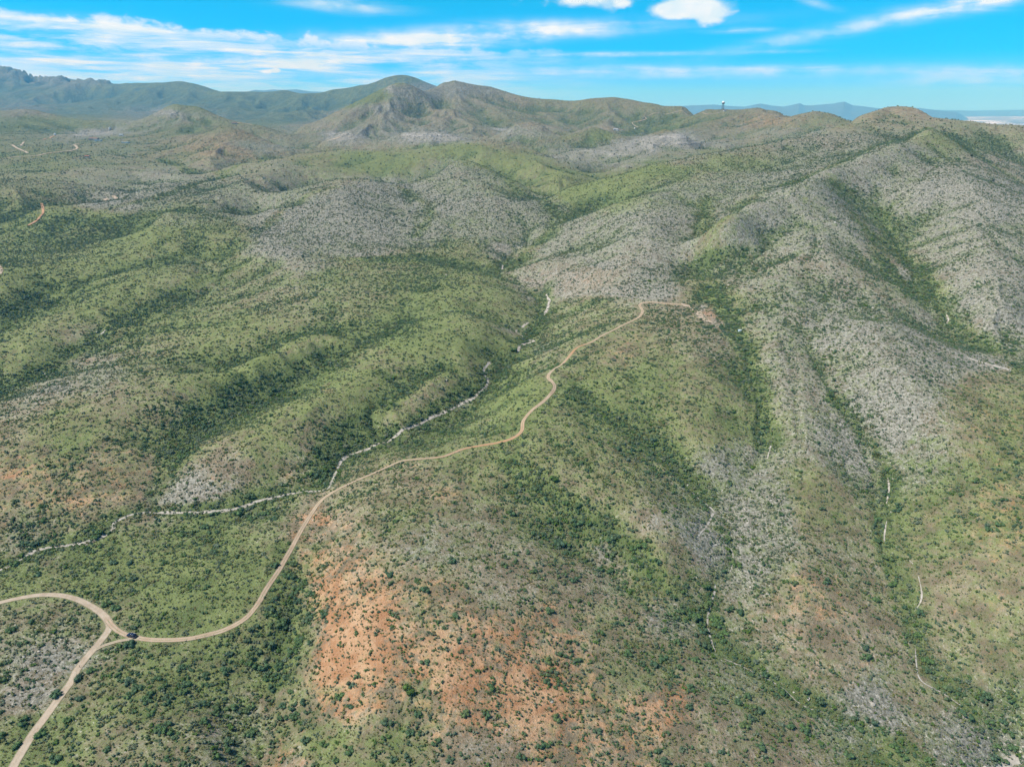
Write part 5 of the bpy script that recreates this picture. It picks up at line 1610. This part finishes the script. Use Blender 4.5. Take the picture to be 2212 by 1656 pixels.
def build_suv():
    h = hit(291, 1373)
    L = T_LINES['ridge']
    i = min(range(len(L)), key=lambda k: (L[k] - Vector((h.x, h.y, 0))).length)
    d = (L[i - 2] - L[i + 2]).normalized()
    c = L[i]
    z = float(height(c.x, c.y)) + 0.16
    root = empty('parked_car', (c.x, c.y, z), math.atan2(d.y, d.x), 'dark navy blue four wheel drive parked on the dirt track near the road fork', 'car')
    # body: side profile with wheel arches swept across the width, shoulders pulled in
    bm = bmesh.new()
    prof = [(-2.38, 0.42), (-2.40, 0.95), (-2.30, 1.12), (1.05, 1.10), (2.22, 0.98), (2.38, 0.80), (2.40, 0.42)]
    bot = []
    for cxw in (1.42, -1.40):
        for t in np.linspace(0, math.pi, 9):
            bot.append((cxw + 0.46 * math.cos(t), 0.40 + 0.46 * math.sin(t) * 0.95))
    poly = prof + bot
    rows = []
    for (yy, k) in ((-0.97, 1.0), (-0.93, 1.0), (0.93, 1.0), (0.97, 1.0)):
        rows.append([bm.verts.new((px * (1.0 if abs(yy) < 0.95 else 0.985), yy, pz if abs(yy) < 0.95 or pz < 0.9 else pz - 0.05)) for (px, pz) in poly])
    n = len(poly)
    for a, b in zip(rows, rows[1:]):
        for j in range(n):
            bm.faces.new((a[j], a[(j + 1) % n], b[(j + 1) % n], b[j]))
    bmesh.ops.triangulate(bm, faces=[bm.faces.new(rows[0]), bm.faces.new(rows[-1])])
    body = bm_obj('body', bm, M_NAVY, root)
    # cabin: tapering greenhouse with roof
    bm = bmesh.new()
    lo = [(-2.20, -0.88), (0.98, -0.88), (0.98, 0.88), (-2.20, 0.88)]
    hi = [(-1.98, -0.70), (0.30, -0.70), (0.30, 0.70), (-1.98, 0.70)]
    va = [bm.verts.new((a, b, 1.09)) for a, b in lo]
    vb = [bm.verts.new((a, b, 1.70)) for a, b in hi]
    for j in range(4):
        bm.faces.new((va[j], va[(j + 1) % 4], vb[(j + 1) % 4], vb[j]))
    bm.faces.new(vb)
    bm.faces.new(va)
    bmesh.ops.bevel(bm, geom=bm.edges[:], offset=0.05, segments=2, affect='EDGES')
    bm_obj('cabin', bm, M_NAVY, root)

    def pane(name, pts, off):
        bm = bmesh.new()
        nrm = (Vector(pts[1]) - Vector(pts[0])).cross(Vector(pts[2]) - Vector(pts[0])).normalized()
        if nrm.dot(Vector(off)) < 0:
            nrm = -nrm
        f0 = [bm.verts.new(Vector(p) + nrm * 0.012) for p in pts]
        f1 = [bm.verts.new(Vector(p) - nrm * 0.01) for p in pts]
        bm.faces.new(f0)
        bm.faces.new(f1)
        for j in range(len(pts)):
            k = (j + 1) % len(pts)
            bm.faces.new((f0[j], f0[k], f1[k], f1[j]))
        bm_obj(name, bm, M_GLASS, root)

    def side(x0, x1, s):
        def at(x, t):        # t up the side of the cabin
            return (x, s * (0.885 - 0.18 * t), 1.09 + 0.61 * t)
        return at
    for s in (-1, 1):
        f = side(0, 0, s)
        pane('side_window', [f(0.76, 0.16), f(-0.38, 0.16), f(-0.38, 0.86), f(0.36, 0.86)], (0, s, 0))
        pane('side_window', [f(-0.48, 0.16), f(-1.38, 0.16), f(-1.38, 0.86), f(-0.48, 0.86)], (0, s, 0))
        pane('side_window', [f(-1.48, 0.16), f(-2.02, 0.16), f(-1.92, 0.86), f(-1.48, 0.86)], (0, s, 0))
    pane('windscreen', [(0.92, -0.76, 1.17), (0.92, 0.76, 1.17), (0.38, 0.64, 1.64), (0.38, -0.64, 1.64)], (1, 0, 1))
    pane('rear_window', [(-2.17, -0.74, 1.19), (-2.17, 0.74, 1.19), (-2.01, 0.64, 1.62), (-2.01, -0.64, 1.62)], (-1, 0, 0.2))
    for (wx, wy) in ((1.42, 0.84), (1.42, -0.84), (-1.40, 0.84), (-1.40, -0.84)):
        bm = bmesh.new()
        prof = [(0.25, -0.11), (0.35, -0.125), (0.385, -0.09), (0.39, 0.09), (0.35, 0.125), (0.25, 0.11)]
        lathe_into(bm, prof, 24)
        for v in bm.verts:
            v.co = Vector((v.co.x, v.co.z, v.co.y))
        wh = bm_obj('wheel', bm, M_TYRE, root)
        wh.location = (wx, wy, 0.39)
        bm = bmesh.new()
        lathe_into(bm, [(0.24, -0.115), (0.24, 0.115)], 20)
        for v in bm.verts:
            v.co = Vector((v.co.x, v.co.z, v.co.y))
        bm_obj('rim', bm, M_ALLOY, wh)
    for s in (-1, 1):
        bm = bmesh.new()
        box_into(bm, (2.36, s * 0.72, 0.84), (0.10, 0.34, 0.15), 0.02)
        bm_obj('headlight', bm, M_LAMP, root)
        bm = bmesh.new()
        box_into(bm, (-2.385, s * 0.84, 0.92), (0.06, 0.16, 0.28), 0.015)
        bm_obj('tail_light', bm, M_TAIL, root)
        bm = bmesh.new()
        box_into(bm, (0.72, s * 1.05, 1.16), (0.14, 0.2, 0.14), 0.03)
        bm_obj('wing_mirror', bm, M_NAVY, root)
        bm = bmesh.new()
        rod_into(bm, (-1.8, s * 0.60, 1.75), (0.15, s * 0.60, 1.75), 0.022)
        rod_into(bm, (-1.7, s * 0.60, 1.69), (-1.7, s * 0.60, 1.75), 0.02)
        rod_into(bm, (0.05, s * 0.60, 1.69), (0.05, s * 0.60, 1.75), 0.02)
        bm_obj('roof_rail', bm, M_ALLOY, root)
    bm = bmesh.new()
    box_into(bm, (2.405, 0, 0.80), (0.05, 0.95, 0.20), 0.01)
    bm_obj('grille', bm, M_BLACK, root)
    for s in (-1, 1):
        bm = bmesh.new()
        box_into(bm, (s * 2.42, 0, 0.50), (0.12, 1.82, 0.22), 0.03)
        bm_obj('bumper', bm, M_BLACK, root)
    # nose up or down with the track
    za, zb = (float(height(c.x + d.x * s, c.y + d.y * s)) for s in (1.4, -1.4))
    root.rotation_euler[1] = -math.atan2(za - zb, 2.8)


build_suv()

# --- fence along the lower side of the track
FP = [(172.6, 1441), (203, 1433), (224.5, 1427), (248, 1420), (270, 1415), (289, 1411.6), (304, 1408.7), (329, 1403.6), (344, 1401), (362, 1396.5), (384, 1391), (404, 1386), (424, 1381), (443.5, 1378), (463, 1374)]
fpos = [hit(u, v) for (u, v) in FP]
fence = empty('wire_fence', fpos[0], 0, 'thin wire fence on dark wooden posts below the curved track', 'fence')
post_me = None
for i, h in enumerate(fpos):
    if post_me is None:
        bm = bmesh.new()
        rod_into(bm, (0, 0, -0.3), (0.02, 0.01, 1.45), 0.085, 0.07, 7)
        me_o = bm_obj('post', bm, M_POST, fence)
        post_me = me_o.data
        o = me_o
    else:
        o = link('post', post_me, parent=fence)
    o.location = h - fpos[0]
    o.rotation_euler = (rnd.uniform(-.05, .05), rnd.uniform(-.05, .05), rnd.uniform(0, 6))
for hh in (0.45, 0.85, 1.25):
    bm = bmesh.new()
    for a, b in zip(fpos, fpos[1:]):
        rod_into(bm, a - fpos[0] + Vector((0, 0, hh)), b - fpos[0] + Vector((0, 0, hh)), 0.012, seg=4)
    bm_obj('wire', bm, M_WIRE, fence)

# --- round water tank in the scrub beside the end of the track
h = hit(1598, 716)
tk = empty('water_tank', h - Vector((0, 0, 0.1)), 0, 'small round pale blue tank with dark hatch, alone in scrub beyond the track end', 'tank')
bm = bmesh.new()
lathe_into(bm, [(1.45, 0), (1.45, 1.5), (1.38, 1.56)], 28)
bm_obj('tank_wall', bm, M_TANK, tk)
bm = bmesh.new()
lathe_into(bm, [(1.50, 1.55), (1.50, 1.62), (0.45, 1.86)], 28)
bm_obj('lid', bm, M_TANK, tk)
bm = bmesh.new()
lathe_into(bm, [(0.38, 1.85), (0.38, 1.95), (0.30, 1.97)], 16)
bm_obj('hatch', bm, M_BLACK, tk)


def house(uv, Lx, Ly, H, rz, wall, roof, label, pitched=True, wing=False, lift=0.0, name='house'):
    h = hit(*uv)
    zmin = min(float(height(h.x + a, h.y + b)) for a in (-Lx / 2, Lx / 2) for b in (-Ly / 2, Ly / 2))
    root = empty(name, (h.x, h.y, h.z + lift), rz, label, 'house' if name == 'house' else 'building')
    bm = bmesh.new()
    box_into(bm, (0, 0, H / 2 - 2), (Lx, Ly, H + 4))
    if wing:
        box_into(bm, (Lx * 0.3, -Ly * 0.7, H * 0.45 - 2), (Lx * 0.35, Ly * 0.8, H * 0.9 + 4))
    bm_obj('wall', bm, wall, root)
    bm = bmesh.new()
    o = 0.6
    if pitched:
        X, Yh, R = Lx / 2 + o, Ly / 2 + o, H + Ly * 0.18 + .3
        v = [bm.verts.new(p) for p in ((-X, -Yh, H), (X, -Yh, H), (X, Yh, H), (-X, Yh, H), (-X * .8, 0, R), (X * .8, 0, R))]
        for f in ((0, 1, 5, 4), (2, 3, 4, 5), (1, 2, 5), (3, 0, 4), (0, 3, 2, 1)):
            bm.faces.new([v[k] for k in f])
    else:
        box_into(bm, (0, 0, H + 0.2), (Lx + 2 * o, Ly + 2 * o, 0.35), 0.03)
    bm_obj('roof', bm, roof, root)
    nwin = max(2, int(Lx / 4.5))
    for k in range(nwin):
        xk = -Lx / 2 + Lx * (k + 0.5) / nwin
        bm = bmesh.new()
        if k == nwin // 2:
            box_into(bm, (xk, -Ly / 2 - 0.02, 1.05), (1.1, 0.08, 2.1))
            bm_obj('door', bm, M_ROOFB, root)
        else:
            box_into(bm, (xk, -Ly / 2 - 0.02, 1.6), (1.7, 0.08, 1.2))
            bm_obj('window', bm, M_GLASS, root)
    return root


house((203, 302), 30, 14, 4.2, 0.1, M_STUCCO, M_ROOFB, 'long brown roofed house on the far left hillside among bushes', wing=True)
house((213, 305), 20, 8, 3.2, 0.0, M_WHITE, M_ROOFG, 'low white building just below the brown roofed house at far left', pitched=False)
house((271, 309), 24, 9, 3.0, -0.1, M_WHITE, M_ROOFG, 'low white building alone right of the brown roofed house at far left', pitched=False)
house((189, 340), 11, 8, 3.2, 0.3, M_STUCCO, M_ROOFR, 'small rust red roofed house on the reddish patch at far left')
house((1330, 281), 17, 9, 3.6, 0.05, M_CREAM, M_ROOFG, 'pale house with grey roof in the green hollow below the big hill', wing=True)
house((506, 268), 18, 9, 3.6, 0.1, M_STUCCO, M_ROOFB, 'dark building on the saddle right of the rocky hill')
house((1566, 240), 9, 6, 3.0, 0.0, M_WHITE, M_ROOFB, 'small white equipment building beside the radar tower', name='equipment_building')
house((262, 293), 13, 8, 3.2, 0.2, M_CREAM, M_ROOFG, 'cream house uphill of the low white building')


def tank(uv, r_, hgt, label):
    h = hit(*uv)
    e = empty('storage_tank', h, 0, label, 'tank')
    bm = bmesh.new()
    lathe_into(bm, [(r_, -1.0), (r_, hgt)], 24)
    bm_obj('tank_wall', bm, M_WHITE, e)
    bm = bmesh.new()
    lathe_into(bm, [(r_ * 1.03, hgt), (r_ * 1.03, hgt + 0.15), (r_ * 0.3, hgt + r_ * 0.3)], 24)
    bm_obj('roof', bm, M_WHITE, e)


tank((119, 292), 3.6, 5.0, 'white round tank left of the pale clearing on the far left hillside')
tank((237, 278), 3.8, 5.0, 'white round tank right of the pale clearing on the far left hillside')
tank((1371, 278), 2.6, 3.6, 'small white round tank below the winding drive in the green hollow')

# --- weather radar tower on the skyline
h = hit(1561, 237.5)
rt = empty('radar_tower', h, 0, 'tall dark steel tower with a white radar ball on the far skyline', 'tower')
TOPZ, RB = 20.5, 5.3
for sx in (-1, 1):
    for sy in (-1, 1):
        bm = bmesh.new()
        rod_into(bm, (sx * 3.4, sy * 3.4, -2.0), (sx * 2.6, sy * 2.6, TOPZ), 0.32, 0.28)
        bm_obj('leg', bm, M_DARKSTEEL_SHADE, rt)
for lvl in range(4):
    z0, z1 = lvl * TOPZ / 4, (lvl + 1) * TOPZ / 4
    w0, w1 = 3.4 - 0.8 * z0 / TOPZ, 3.4 - 0.8 * z1 / TOPZ
    bm = bmesh.new()
    cs = [(-1, -1), (1, -1), (1, 1), (-1, 1)]
    for a, b in zip(cs, cs[1:] + cs[:1]):
        rod_into(bm, (a[0] * w0, a[1] * w0, z0), (b[0] * w1, b[1] * w1, z1), 0.13, seg=6)
        rod_into(bm, (b[0] * w0, b[1] * w0, z0), (a[0] * w1, a[1] * w1, z1), 0.13, seg=6)
        rod_into(bm, (a[0] * w1, a[1] * w1, z1), (b[0] * w1, b[1] * w1, z1), 0.13, seg=6)
    bm_obj('brace', bm, M_DARKSTEEL_SHADE, rt)
bm = bmesh.new()
lathe_into(bm, [(2.8, TOPZ), (4.2, TOPZ + 0.9), (5.2, TOPZ + 2.4), (5.75, TOPZ + 4.6), (5.4, TOPZ + 4.8)], 28)  # dark bowl: shade on the ball's lower half, put in as shape and colour
bm_obj('underside_shade', bm, M_DARKSTEEL_SHADE, rt)
bm = bmesh.new()
bmesh.ops.create_uvsphere(bm, u_segments=32, v_segments=20, radius=RB)
for v in bm.verts:
    v.co.z = max(v.co.z, -RB * 0.72) + TOPZ + RB * 0.72 + 1.0
bm_obj('radome', bm, M_WHITE, rt, True)

# ------------------------------------------------------------------ air
hz = bpy.data.meshes.new('haze')
bm = bmesh.new()
box_into(bm, (0, 15000, 345), (96000, 50000, 1130))
bm.to_mesh(hz)
bm.free()
mh = bpy.data.materials.new('air')
mh.use_nodes = True
n = NT(mh.node_tree)
v_ = n.n('ShaderNodeVolumePrincipled')
v_.inputs['Color'].default_value = (0.12, 0.54, 1.0, 1)
v_.inputs['Absorption Color'].default_value = (1, 1, 1, 1)
v_.inputs['Density'].default_value = 5.4e-5
v_.inputs['Anisotropy'].default_value = 0.0
o_ = n.n('ShaderNodeOutputMaterial')
n.put(o_.inputs['Volume'], v_.outputs[0])
ho = link('haze', hz, mh)
prop(ho, 'thin blue air over the whole land', 'haze', None, 'stuff')
